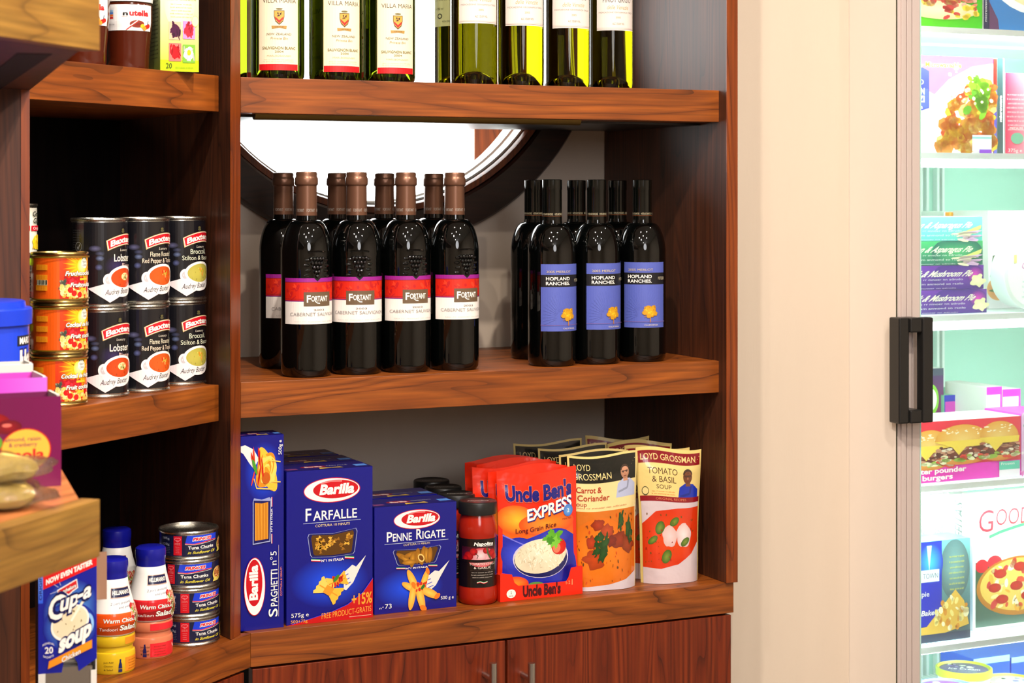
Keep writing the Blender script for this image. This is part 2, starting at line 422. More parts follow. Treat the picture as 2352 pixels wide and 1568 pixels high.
MB().box(wl, DW+.5, .9, wr, DW+.505, 2.5).build('pane', M_sky, win, label='bright white backlit pane beyond the round opening')
def tr(n_, a_, b_, m): MB().box(FA.u(a_, DW+.49), DW+.46, .8, FA.u(b_, DW+.49), DW+.5, 2.55).build(n_, m, kind='structure', loc=(*OA, 0), rz=aA)
tr('trim_1', 1076, 1158, W_edge); tr('trim_2', 1158, 1178, W_ring); tr('trim_3', 1178, 1190, M_gold)
MB().box(FA.u(1192, DW+.5), DW+.50, .5, FA.u(1500, DW+.5), DW+.55, 2.6).build('wall_beyond', mat('navy_paint', (40, 48, 76), .6), kind='structure', loc=(*OA, 0), rz=aA)
# return wall between the corner and the refrigerator, and the room's other walls
G0 = (X(2062, 3.03), 3.03); DP = .10; gu0 = FA.loc(G0)[0]; up1 = FA.u(1950, DP)
slab('wall_pier', [FA.w(FA.u(1692, -.022)+.0015, DP), FA.w(up1, DP), FA.w(up1, DW+WT), FA.w(FA.u(1692, -.022)+.0015, DW+WT)], 0, 2.62, M_wall)
slab('wall_return', [FA.w(up1+.0005, DP), FA.w(gu0-.0052, FA.loc(G0)[1]-.002), FA.w(gu0-.0052, DW+.3), FA.w(up1+.0005, DW+.3)], 0, 2.62, M_wall_lit)
slab('wall_left', [(-2.2, -2.2), (-2.1, -2.2), (-2.1, 4.2), (-2.2, 4.2)], 0, 2.62, M_wall)
slab('wall_right', [(2.6, -2.2), (2.7, -2.2), (2.7, 4.6), (2.6, 4.6)], 0, 2.62, M_wall)
slab('wall_front', [(-2.2, -2.2), (2.7, -2.2), (2.7, -2.1), (-2.2, -2.1)], 0, 2.62, M_wall)

# ------------------------------------------------------------------ right hand shelving bay
ZTOP = 2.16
A = thing('shelving_bay', 'wide walnut shelving bay in front of the round opening, holding the wine bottles', 'shelf unit', (*OA, 0), aA)
KD = FA.loc(K)[1]                                   # kerb front offset (negative)
ur_in = FA.u(1668, -.022); ur_out = FA.u(1692, -.022)
def shelfA(z, name='shelf'):
    s_ = MB().box(.0015, .020, z-TH, ur_in-.0015, DW-.002, z).build(name, W_pan, A)
    s_.data.materials.clear(); s_.data.materials.append(W_lip)
    MB().box(.0005, 0, z-TH, FA.u(1652, 0), .0195, z).build('front_lip', W_lip, s_, bevel=.0006)
shelfA(ZT)
MB().box(.004, .052, ZT-TH-.0035, ur_in-.004, DW-.030, ZT-TH-.0002).build('underside_shade', W_dark, A, label='added dark sheet for the shade under the top shelf')  # thin dark sheet added to paint the shade on the shelf's underside
MB().tube([(.03, .034, ZT-TH+.0005), (FA.u(1330, .034), .034, ZT-TH+.0005)], .0085, 14).build('sheen_strip', mat('golden_sheen', (120, 96, 44), .38, .7), A, label='slim rounded brass-coloured strip added as the golden sheen under the top shelf')  # strip added so its brass colour stands in for the underside's golden reflection
shelfA(ZM); shelfA(ZTOP-.02)
MB().box(ur_in, -.022, ZB+.0005, ur_out, DW-.002, ZTOP).build('side_panel', W_pan, A)
MB().box(ur_in-.0006, -.0245, ZB+.0005, ur_out+.0006, -.0222, ZTOP).build('edge_band', W_edge, A, bevel=.0006, label='reddish front edge of the right side panel')
# base board (kerb) of the right bay
uk = FA.loc(K)[0]; ukr = FA.u(1685, KD)
MB().prism([(uk, KD+.02), (ukr, KD+.02), (ukr, DW-.002), (-.16, DW-.002)], ZB-.0475, ZB).build('base_shelf', W_lip, A)
kb = MB(); q = .02*math.tan((aB-aA)/2)
kb.prism([(uk, KD), (ukr, KD), (ukr, KD+.0195), (uk-q+.0006, KD+.0195)], ZB-.0475, ZB).build('base_lip', W_lip, A, bevel=.0006)

# wedge shaped upright where the two bays meet
P1 = isect(533, K, eB); P1 = add(P1, nB, .003)
P2 = isect(550.5, FA.w(0, -.022), eA)
P3 = add(P2, nA, DW-.028+.022); P4 = add(P1, (-.55, .835), (DW-.028-FA.loc(P1)[1])/.989)
U = thing('upright', 'wedge-shaped walnut upright between the wine bay and the angled tin bay', 'upright', (P1[0], P1[1], ZB), 0)
lp = lambda p: (p[0]-P1[0], p[1]-P1[1])
MB().prism([lp(P1), lp(P2), lp(P3), lp(P4)], .0005, ZTOP-ZB).build('panel', W_pan, U)
ee = Vector((P2[0]-P1[0], P2[1]-P1[1])).normalized(); en = (ee.y, -ee.x)
MB().prism([add(lp(P1), en, .0012), add(lp(P2), en, .0012), add(lp(P2), en, .0001), add(lp(P1), en, .0001)], .0005, ZTOP-ZB).build('edge_band', W_edge, U, label='bright orange-brown front edge')

# ------------------------------------------------------------------ angled bay with the tins
FB = Frame(OB, aB)
R1 = isect(66, OB, eB); uL = FB.loc(R1)[0]
B = thing('shelving_bay', 'narrower angled walnut shelving bay with a dark interior, holding tins and jars', 'shelf unit', (*OB, 0), aB)
DB = .40
cut = FB.loc(add(P1, (-.55, .835), .028)); cut2 = FB.loc(add(P4, (0, 0), 0))
def shelfB(z):
    pts = [(uL, .018), (cut[0]-.004, .018), (cut2[0]-.006, cut2[1]-.004), (uL, DB-.002)]
    s_ = MB().prism(pts, z-TH, z).build('shelf', W_lip, B)
    MB().box(uL, 0, z-TH, -.0005, .0175, z).build('front_lip', W_lip, s_, bevel=.0006)
for z in (ZT, ZM, ZTOP-.02): shelfB(z)
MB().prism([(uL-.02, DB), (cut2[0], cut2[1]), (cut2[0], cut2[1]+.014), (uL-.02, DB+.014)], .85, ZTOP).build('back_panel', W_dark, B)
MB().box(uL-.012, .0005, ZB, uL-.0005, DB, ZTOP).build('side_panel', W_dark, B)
kB = FB.loc(K); kd = kB[1]; ukl = FB.u(-60, kd)
MB().prism([(ukl, kd+.02), (kB[0]-q*0, kd+.02), (cut2[0], cut2[1]), (uL, DB-.001), (ukl, DB-.001)], ZB-.0475, ZB).build('base_shelf', W_lip, B)
MB().prism([(ukl, kd), (kB[0]-.0004, kd), (kB[0]+q*0-.0074, kd+.0195), (ukl, kd+.0195)], ZB-.0475, ZB).build('base_lip', W_lip, B, bevel=.0006)

# ------------------------------------------------------------------ base cabinets
zt = ZB-.0475-.0035
CA = thing('base_cabinet', 'walnut double-door base cabinet with steel bar handles under the pasta shelf', 'cabinet', (*FA.w(0, KD), 0), aA)
FK = Frame(FA.w(0, KD), aA)
du0, dm0, dm1, du1 = FK.u(580.5, 0), FK.u(1161.5, 0), FK.u(1166.5, 0), FK.u(1680, 0)
MB().box(du0+.01, .021, .08, du1+.002, .36, zt+.003).build('body', M_gap, CA)
for a_, b_, hx, lab in ((du0, dm0, 1133, 1), (dm0+(dm1-dm0), du1, 1221, 2)):
    d_ = MB().box(a_, .001, .09, b_, .020, zt).build('door', W_door, CA, bevel=.0008)
    hu = FK.u(hx, -.030); zh = CZ-(1522-HY)/F*FK.w(hu, -.03)[1]
    h = MB(); h.tube([(hu, -.030, zh-.15), (hu, -.030, zh)], .0056, 16)
    for zz in (zh-.024, zh-.126): h.tube([(hu, .001, zz), (hu, -.028, zz)], .0045, 12)
    h.build('handle', M_steel, d_)
CB = thing('base_cabinet', 'walnut base cabinet under the angled tin shelf, only its top corner in view', 'cabinet', (*K, 0), aB)
cb_r = Frame(K, aB).u(562, 0)
MB().box(-.62, .021, .08, cb_r-.01, .33, zt+.003).build('body', M_gap, CB)
MB().box(-.60, .001, .09, cb_r, .020, zt).build('door', W_door, CB, bevel=.0008)

# ------------------------------------------------------------------ near unit on the left
Cc = (X(229.5, 1.576), 1.576); Rr = (-.5775, 2.186); Lf = add(Cc, eC, -.75)
C_ = thing('shelving_bay', 'near walnut shelf unit at the left edge with thick projecting shelves', 'shelf unit', (*Cc, 0), aC)
FC = Frame(Cc, aC); l_ = FC.loc
rr = l_(Rr); wl_ = l_((-1.25, 1.95)); 
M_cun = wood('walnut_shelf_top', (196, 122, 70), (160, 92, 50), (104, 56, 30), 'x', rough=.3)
for z in (1.6727, ZM):
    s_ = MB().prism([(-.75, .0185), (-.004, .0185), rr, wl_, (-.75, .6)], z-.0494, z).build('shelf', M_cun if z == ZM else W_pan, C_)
    MB().box(-.75, 0, z-.0494, 0, .018, z).build('front_lip', W_ol, s_, bevel=.0005)
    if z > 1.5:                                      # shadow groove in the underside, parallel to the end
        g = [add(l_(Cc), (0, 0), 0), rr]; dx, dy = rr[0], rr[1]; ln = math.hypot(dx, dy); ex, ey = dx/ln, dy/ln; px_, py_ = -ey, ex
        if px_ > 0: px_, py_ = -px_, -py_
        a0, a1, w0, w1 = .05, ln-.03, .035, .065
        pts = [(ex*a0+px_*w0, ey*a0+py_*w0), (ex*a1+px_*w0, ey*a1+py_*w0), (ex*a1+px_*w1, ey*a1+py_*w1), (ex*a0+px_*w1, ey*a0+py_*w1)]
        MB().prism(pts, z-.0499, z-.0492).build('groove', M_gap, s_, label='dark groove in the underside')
k1 = isect(66, Rr, (1, 0)); bw = l_((-1.25, 1.95)); r2 = l_((X(68, 2.158), 2.158))
bx, by = r2; dx, dy = bw[0]-bx, bw[1]-by; ln = math.hypot(dx, dy); nx_, ny_ = -dy/ln*.018, dx/ln*.018
if ny_ < 0: nx_, ny_ = -nx_, -ny_
MB().prism([(bx, by), (bx+dx, by+dy), (bx+dx+nx_, by+dy+ny_), (bx+nx_, by+ny_)], .85, 1.6232).build('back_panel', W_pan, C_)
ex_, ey_ = dx/ln, dy/ln; qx_, qy_ = -nx_/18, -ny_/18
MB().prism([(bx, by), (bx+qx_, by+qy_), (bx+qx_+ex_*.010, by+qy_+ey_*.010), (bx+ex_*.010, by+ey_*.010)], .89, 1.6231).build('edge_band', W_edge, C_)
MB().prism([(-.75, .0), (-.15, .0), rr, wl_, (-.75, .6)], ZB-.05, ZB-.002).build('base_shelf', W_lip, C_)

# ------------------------------------------------------------------ bottles
def base_of(px, Y, z): return (X(px, Y), Y, z)
rq = [(.0, .014), (.012, .012), (.024, .004), (.030, .0)]
def red_bottle(name, label, group, R, H, art_fn, Lz, LH, flush, grapes):
    t = thing(name, label, 'wine bottle', group=group)
    nr = .0142
    sh = H*.62
    prof = rq + [(R-.004, .0004), (R-.0006, .005), (R, .012), (R, sh*.98)]
    for i in range(1, 11):                              # shoulder
        a = i/10*PI/2; prof.append((nr+.0016+(R-nr-.0016)*math.cos(a)**.9, sh*.98+(H*.155)*math.sin(a)**1.25))
    prof += [(nr, H*.80), (nr-.0006, H*.955)]
    if flush: prof += [(nr-.0004, H*.99)]
    MB().lathe(prof, 56).build('glass_body', M_redwine, t)
    if not flush:
        MB().lathe([(nr+.0012, H*.785), (nr+.0006, H*.93), (nr+.0022, H*.935), (nr+.0026, H*.94), (nr+.0026, H*.967), (nr+.0018, H*.972), (nr+.0010, H*.978), (nr+.0013, H*.99), (nr+.0004, H*.998), (nr-.003, H)], 40).build('capsule', M_caps, t)
        a = Art()
        for k in range(-2, 3): a.text('FORTANT', k*62, 0, 48, 100, (176, 168, 160))
        a.build('capsule_lettering', cyl(nr+.00125, .0042, H*.803), P_mat, t, du=12)
        g = MB(); rn = random.Random(3)
        for r_ in range(5):
            for c_ in range(-2+r_//2, 3-(r_+1)//2):
                an = math.radians((c_+(r_ % 2)*.5)*7.5); z = H*.575-r_*.0062
                g.ball((R*math.sin(an), -R*math.cos(an), z), .0034, nu=8, nv=5)
        for sg in (-1, 1):
            for k in range(4):
                an = math.radians(sg*(21+3*(k % 2))); z = H*.57-k*.0075
                g.ball((R*math.sin(an), -R*math.cos(an), z), .0042, nu=7, nv=5, sc3=(1.3, .5, .6))
        pth = [((R+.0004)*math.sin(math.radians(q)), -(R+.0004)*math.cos(math.radians(q)), H*.603+.0025*math.cos(math.radians(q*3))) for q in range(-22, 23, 4)]
        g.tube(pth, .0013, 6)
        g.build('embossed_grapes', M_redwine, t)
    else:
        MB().lathe([(nr+.0009, H*.775), (nr+.0007, H*.94), (nr+.0011, H*.945), (nr+.0011, H*.97), (nr+.0011, H*.997), (nr-.001, H)], 40).build('capsule', M_capk, t)
        a = Art()
        for k in range(-2, 3):
            a.text('HOPLAND RANCHES', k*74, 40, 64, 60, (190, 180, 150)); a.rect(k*74-37, 8, k*74+37, 16, (150, 84, 40))
        a.build('capsule_lettering', cyl(nr+.00115, .0052, H*.80), P_mat, t, du=12)
    a = Art(); art_fn(a)
    a.build('label', cyl(R+.0003, LH, Lz), P_paper, t, du=6)
    return t
def fortant(a):
    W = 80
    a.rect(-W, 0, W, 49, (242, 236, 232))
    a.rect(-W, 49, W, 52, (120, 20, 110)); a.rect(-W, 51.5, W, 91, (206, 30, 10), right=(214, 42, 8))
    rn = random.Random(5)
    for i in range(38):
        x = rn.uniform(-W+6, W-8); y = rn.uniform(56, 86); a.ell(x, y, rn.uniform(3, 9), rn.uniform(1, 4), (184, 16, 22) if i % 3 else (228, 60, 30), rot=rn.uniform(0, 180), n=12); a.L -= 1
    a.up(); a.rect(-W, 90, W, 91.6, (150, 20, 40)); a.rect(-W, 54, W, 55, (150, 20, 40))
    a.rect(-W, 91.5, W, 100, (150, 26, 140)); a.poly([(-9, 100.4), (9, 100.4), (0, 92.5)], (6, 6, 8))
    a.rect(-31, 39, 37, 70, (104, 84, 62)); a.rect(-31, 69, 37, 70, (150, 60, 60))
    a.text('F', -20, 47.5, 9, 15, WHITE, .03); a.text('ORTANT', 6.5, 49.5, 42, 11, WHITE, .03)
    a.line([(-6, 50), (0, 45.5), (6, 45)], 1.6, WHITE, ar=1.4)
    a.text('2003', 4, 29, 26, 3.6, (110, 104, 104)); a.text('CABERNET SAUVIGNON', 3, 18, 132, 7, (140, 136, 136), -.004)
    a.lines(3, 5, 120, 1, 3, 2, (190, 186, 184))
def hopland(a):
    a.rect(0, 0, 110, 100, (84, 98, 186)); a.rect(0, 66, 110, 84, (16, 16, 24))
    for k in range(22):
        an = math.radians(20+k*8.5); a.line([(52+14*math.cos(an), 22+9*math.sin(an)), (52+46*math.cos(an), 22+36*math.sin(an))], .5, (98, 112, 198), ar=.8); 
    a.text('2005 MERLOT', 44, 87, 60, 3.3, (206, 190, 150)); a.text('HOPLAND', 42, 76, 58, 4.7, WHITE, .02); a.text('RANCHES.', 42, 69, 58, 4.7, WHITE, .02)
    a.text('FETZER', 98, 73.5, 20, 4, (206, 196, 170))
    a.rect(66.5, 8, 68.5, 16, (196, 130, 24)); a.ell(67, 25, 17, 9.5, (222, 170, 20), (196, 140, 20), wob=.28, seed=4, n=40)
    a.specks(53, 17, 81, 33, 40, 1.8, [(236, 196, 40), (176, 118, 18), (206, 150, 24)], 3, .6)
    a.rect(0, 9, 110, 9.6, (130, 90, 140)); a.text('CALIFORNIA', 70, 3, 34, 2.2, (220, 210, 190))
fo = red_bottle('wine_bottle', 'x', 'red wine bottles with bronze capsules', .0365, .295, fortant, .0765, .066, False, True)
spots = [(704, 2.647, 25, 'red-labelled dark wine bottle at the left end of the front row of four'),
 (819, 2.685, 7, 'red-labelled dark wine bottle, second from the left in the front row'),
 (932, 2.717, 24, 'red-labelled dark wine bottle, third from the left in the front row'),
 (1044, 2.75, 30, 'red-labelled dark wine bottle at the right end of the front row of four'),
 (651, 2.775, 35, 'shaded dark wine bottle behind the left end of the red-labelled row, nearest the upright'),
 (775, 2.80, 20, 'back-row bronze-capped wine bottle seen between the first and second front bottles'),
 (883, 2.835, 15, 'back-row bronze-capped wine bottle seen between the second and third front bottles'),
 (996, 2.87, 25, 'back-row bronze-capped wine bottle seen between the third and fourth front bottles')]
for i, (px, Y, an, lab) in enumerate(spots):
    lo = base_of(px, Y, ZM+.0002); rz = rface(px, an)
    if i == 0: fo.location = lo; fo.rotation_euler.z = rz; fo['label'] = lab
    else: dup(fo, lo, rz, lab)
ho = red_bottle('wine_bottle', 'x', 'merlot bottles with blue labels', .0372, .285, lambda a: hopland(a), .054, .102, True, False)
spots = [(1268, 2.812, -27, 'blue-labelled merlot bottle, front left of its group'),
 (1370, 2.848, -24, 'blue-labelled merlot bottle, middle of its front row'),
 (1475, 2.89, -48, 'blue-labelled merlot bottle, front right nearest the side panel'),
 (1226, 2.93, 30, 'black-capped merlot bottle behind the front left one, its label hidden'),
 (1324, 2.965, 10, 'back-row black-capped merlot bottle between the left and middle front ones'),
 (1418, 3.0, 10, 'back-row black-capped merlot bottle between the middle and right front ones')]
for i, (px, Y, an, lab) in enumerate(spots):
    lo = base_of(px, Y, ZM+.0002); rz = rface(px, an)
    if i == 0: ho.location = lo; ho.rotation_euler.z = rz; ho['label'] = lab
    else: dup(ho, lo, rz, lab)

def white_bottle(label, group, R, H, glassm, art_fn, Lz, LH, capm):
    t = thing('wine_bottle', label, 'wine bottle', group=group); nr = .0142; sh = H*.60
    prof = [(.0, .024), (.010, .0225), (.019, .016), (.026, .005), (.030, .0), (R-.003, .0005), (R-.0005, .005), (R, .012), (R, sh)]
    for i in range(1, 11):
        a = i/10*PI/2; prof.append((nr+.0016+(R-nr-.0016)*math.cos(a)**.9, sh+(H*.17)*math.sin(a)**1.25))
    prof += [(nr, H*.81), (nr-.0006, H*.95)]
    MB().lathe(prof, 64).build('glass_body', glassm, t)
    MB().lathe([(nr+.001, H*.80), (nr+.0006, H*.94), (nr+.002, H*.945), (nr+.002, H*.975), (nr+.001, H*.98), (nr, H)], 32).build('capsule', capm, t)
    a = Art(); art_fn(a); a.build('label', cyl(R+.0004, LH, Lz), P_paper, t, du=6)
    return t
def villa(a):
    a.rect(-45, 0, 45, 100, (238, 228, 200)); a.rect(-45, 0, 45, 7.2, (206, 14, 24))
    for s_ in (-45, 43.8): a.rect(s_, 0, s_+1.2, 100, (226, 206, 150))
    a.text('VILLA MARIA', 2, 79, 74, 5.2, (92, 72, 52))
    a.poly([(-10, 70), (12, 70), (12, 63), (9, 57), (1, 53), (-7, 57), (-10, 63)], (92, 70, 36)); a.poly([(-8.8, 69.2), (10.8, 69.2), (10.8, 63), (8, 58), (1, 54.5), (-6, 58), (-8.8, 63)], (214, 160, 66))
    a.poly([(-8, 63), (1, 58.5), (10, 63), (9, 59.8), (1, 55), (-7, 59.8)], (178, 34, 30)); a.specks(-3, 63.5, 5, 67, 9, 1.4, [(60, 30, 24)], 2, .8)
    a.ell(1, 71.8, 7, 1.1, (120, 110, 70)); a.poly([(-15, 52), (17, 52), (16, 48.5), (1, 49.6), (-14, 48.5)], (176, 136, 66)); a.text('VIRTUE', 1, 50, 18, 1.2, (90, 60, 30))
    a.text('NEW ZEALAND', 1, 41, 52, 2.6, (110, 96, 70)); a.text('Private Bin', 1, 36, 36, 2.8, (160, 140, 100), slant=.3)
    a.text('SAUVIGNON BLANC', 1, 24.5, 72, 3.1, (120, 112, 60), .01); a.text('2004', 1, 20.6, 18, 2.4, (120, 112, 60)); a.text('MARLBOROUGH', 1, 16, 50, 2.0, (190, 176, 136))
    a.lines(0, 12, 70, 2, 2.2, 1.2, (206, 194, 160))
vs = [(638, 2.632, 2, 'cream-labelled green white-wine bottle at the left end of the top shelf, beside the upright'),
 (770, 2.668, 19, 'cream-labelled green white-wine bottle, second from the left on the top shelf'),
 (894, 2.705, 18, 'cream-labelled green white-wine bottle with bright daylight on its right side'),
 (572, 2.81, 40, 'green bottle showing only as a sliver between the upright and the first cream label'),
 (800, 2.80, 20, 'green bottle glimpsed behind the second and third cream-labelled ones')]
for i, (px, Y, an, lab) in enumerate(vs):
    if i == 0: vo = white_bottle(lab, 'green bottles with cream and red labels', .0385, .30, G_green, villa, .0125, .121, M_capk); vo.location = base_of(px, Y, ZT+.0002); vo.rotation_euler.z = rface(px, an)
    else: dup(vo, base_of(px, Y, ZT+.0002), rface(px, an), lab)
def pinot(a):
    a.rect(-52, 0, 58, 100, (236, 226, 220)); a.rect(-52, 1.6, 58, 2.1, (150, 110, 100)); a.rect(-52, 3.2, 58, 3.5, (190, 160, 140))
    a.text('PINOT GRIGIO', 4, 40, 78, 7, (60, 50, 56)); a.text('delle Venezie', 4, 30, 58, 6, (196, 168, 120), slant=.35)
    a.text('INDICAZIONE GEOGRAFICA TIPICA', 2, 24.5, 96, 2.2, (150, 136, 126)); a.text('2005', 4, 17, 13, 2.6, (180, 150, 96)); a.text('ALC 12% BY VOL', 5, 8, 32, 2.8, (120, 108, 70))
def pinotback(a):
    a.rect(-44, 0, 44, 100, (190, 196, 140)); a.lines(0, 60, 76, 6, 4, 1.8, (96, 104, 60)); a.text('e 750 ml', -22, 26, 26, 3.4, (80, 84, 50))
    a.ell(-20, 16, 8, 4.2, (40, 44, 30)); a.ell(-20, 16, 5, 2.6, (190, 196, 140)); a.text('NON DISPERDERE', 8, 6, 40, 3, (70, 76, 50))
ps = [(1088, 2.79, 14, 'olive green bottle, leftmost of the four with white labels on the top shelf'),
 (1196, 2.83, 12, 'olive green white-labelled bottle with a narrow bright streak, second of the four'),
 (1302, 2.87, 14, 'olive green white-labelled bottle, third of the four on the top shelf'),
 (1402, 2.91, 16, 'olive green white-labelled bottle at the right end of the top shelf row')]
for i, (px, Y, an, lab) in enumerate(ps):
    if i == 0: po = white_bottle(lab, 'olive bottles with white labels', .0358, .30, G_olive, pinot, .094, .11, M_capk); po.location = base_of(px, Y, ZT+.0002); po.rotation_euler.z = rface(px, an)
    else: dup(po, base_of(px, Y, ZT+.0002), rface(px, an), lab)
pb = white_bottle('olive green bottle turned to show its back label, behind the white-labelled row', 'olive bottles with white labels', .0358, .30, G_olive, pinotback, .0985, .10, M_capk)
pb.location = base_of(1048, 2.885, ZT+.0002); pb.rotation_euler.z = rface(1048, -25)

# ------------------------------------------------------------------ tins
def tin(name, label, R, H, art_fn, group, lidm=M_tin, cat='tin', rim=.0022, labm=P_can):
    t = thing(name, label, cat, group=group)
    pr = [(R-.006, .0010), (R-.0035, .0), (R-.0004, .0003), (R+.0002, .0022), (R-.0006, .0034), (R-.0014, .0042), (R-.0012, .006), (R-.0012, H-.006), (R-.0014, H-.0042), (R-.0004, H-.0034), (R+.0002, H-.0018), (R-.0004, H), (R-.0022, H), (R-.0032, H-.0028), (R-.012, H-.0028), (R-.014, H-.0022)]
    MB().lathe(pr, 56).build('can_body', lidm, t)
    a = Art(); art_fn(a); a.build('label', cyl(R-.0010, H-.0105, .0052), labm, t, du=6)
    return t
def ribbon(a, cx, y, w, h, txt):                       # red arched banner
    n_ = 14
    def arc(x, o): return y+o+h*.55*(1-((x-cx)/(w/2)-.25)**2*.8)
    for g_, c_ in ((1.25, (206, 176, 120)), (1.1, WHITE), (1.0, (200, 20, 34))):
        W = w/2*(1+(g_-1)*.28); P_ = [(cx-W+2*W*i/n_, arc(cx-W+2*W*i/n_, h*g_/2)) for i in range(n_+1)]; Q_ = [(cx-W*.92+2*W*.94*i/n_, arc(cx-W*.92+2*W*.94*i/n_, -h*g_/2)) for i in range(n_+1)]
        for i in range(n_): a.poly([Q_[i], Q_[i+1], P_[i+1], P_[i]], c_); a.L -= 1
        a.up()
    L_ = len(a.t); a.text(txt, cx, 0, w*.84, h*.62, WHITE, .035)
    for i in range(L_, len(a.t)):
        q = a.t[i]; a.t[i] = tuple((p[0], arc(p[0], p[1]-h*.32), *p[2:]) for p in q[:3]) + (q[3],)
def soup(kind):
    nm, lines_, col, top = {'l': ('Lobster', ['Lobster', 'Bisque'], (216, 74, 20), (236, 214, 130)), 'p': ('p', ['Flame Roasted', 'Red Pepper & Tomato'], (226, 92, 26), (206, 44, 20)), 'b': ('b', ['Broccoli,', 'Stilton & Bacon'], (200, 190, 84), (220, 150, 40))}[kind]
    def f(a):
        a.rect(-180, 0, 180, 100, (16, 16, 22))
        for i, (x, y, rx, ry, c) in enumerate([(-18, 68, 14, 4, (92, 92, 128)), (-8, 56, 9, 3.5, (96, 110, 150)), (-10, 45, 8, 4, (84, 92, 140)), (-8, 62, 10, 3, (60, 66, 96))]): a.ell(x, y, rx, ry, c, (18, 18, 26))
        if kind == 'l': a.ell(30, 46, 30, 14, (46, 34, 84), (16, 16, 22))
        a.lines(-62, 90, 26, 9, 3, 1.1, (84, 84, 88)); a.ell(-55, 70, 9, 6, (130, 130, 130)); a.ell(-55, 70, 8, 5.2, (18, 18, 22)); a.line([(-58, 70), (-56, 67), (-51, 73)], 1.4, (150, 150, 150)); a.text('SUITABLE FOR VEGETARIANS', -55, 60, 20, 1.4, (120, 120, 120))
        a.ell(45, 91, 4, 1.4, (90, 84, 50)); a.ell(45, 88.5, 5, 1.6, (80, 76, 50))
        ribbon(a, 48, 73, 82, 11, 'Baxters')
        a.text('Luxury', 48, 64.5, 24, 3, (214, 206, 190), slant=.25)
        if kind == 'l': a.text('Lobster', 46, 52, 50, 8.6, (244, 240, 226), .012); a.text('Bisque', 58, 43.5, 32, 6, (240, 200, 190))
        elif kind == 'p': a.text(lines_[0], 45, 56, 58, 6, (236, 226, 200)); a.text(lines_[1], 42, 48, 84, 5.6, (244, 224, 200))
        else: a.text(lines_[0], 44, 56.5, 46, 6.4, (226, 232, 206)); a.text(lines_[1], 42, 48.5, 78, 5.8, (232, 234, 206))
        a.poly([(-32, 19), (12, 1.5), (36, 9), (66, 16), (60, 28), (10, 26)], (236, 226, 230)); a.ell(44, 22, 38, 14, (240, 236, 236)); a.ell(9, 29, 11, 8, (238, 234, 236)); a.ell(9, 29, 6.5, 4.8, (196, 190, 196))
        a.ell(46, 32, 38, 14.5, (246, 242, 238)); a.ell(47, 31.5, 33, 12, col, tuple(int(q*.9) for q in col)); 
        a.specks(20, 22, 74, 41, 22, 1.6, [tuple(int(q*.8) for q in col), tuple(min(255, int(q*1.1)) for q in col)], 3, .6, (47, 31.5, 30, 10.5))
        if kind == 'l': a.ell(50, 33, 11, 4.6, (240, 222, 160)); a.specks(44, 30, 57, 36, 12, 2.0, [(196, 120, 50), (90, 110, 30), (230, 170, 80)], 5, .6)
        else: a.specks(42, 29, 60, 37, 16, 3.2, [top, (176, 196, 50), top, (236, 180, 90)], 6, .6)
        a.text('Audrey Baxter', 33, 12, 62, 6.4, (28, 26, 34), -.004, slant=.45, tilt=.03)
    return f
S = [(231, 2.388), (326, 2.452), (412, 2.54)]; SH = .1155
S = [(X(px, Y), Y) for px, Y in S]
proto = {}
for row in (0, 1):
    for i, kd_ in enumerate('lpb'):
        r0 = [-3, 0, 0][i] if row == 0 else [9, 1, 3][i]
        lab = '%s black soup tin of the %s' % (['lower', 'upper'][row], ['left stack, lobster soup with an orange bowl', 'middle stack, red pepper soup with an orange bowl', 'right stack, broccoli soup with a yellow-green bowl'][i])
        x, y = S[i]; lo = (x-(.0015 if row and i == 0 else 0), y, ZM+.0002+row*(SH+.0003)); px = CX+F*x/y
        if row == 0: proto[kd_] = tin('soup_tin', lab, .0371, SH, soup(kd_), 'stacked black soup tins'); proto[kd_].location = lo; proto[kd_].rotation_euler.z = rface(px, r0)
        else: dup(proto[kd_], lo, rface(px, r0), lab)
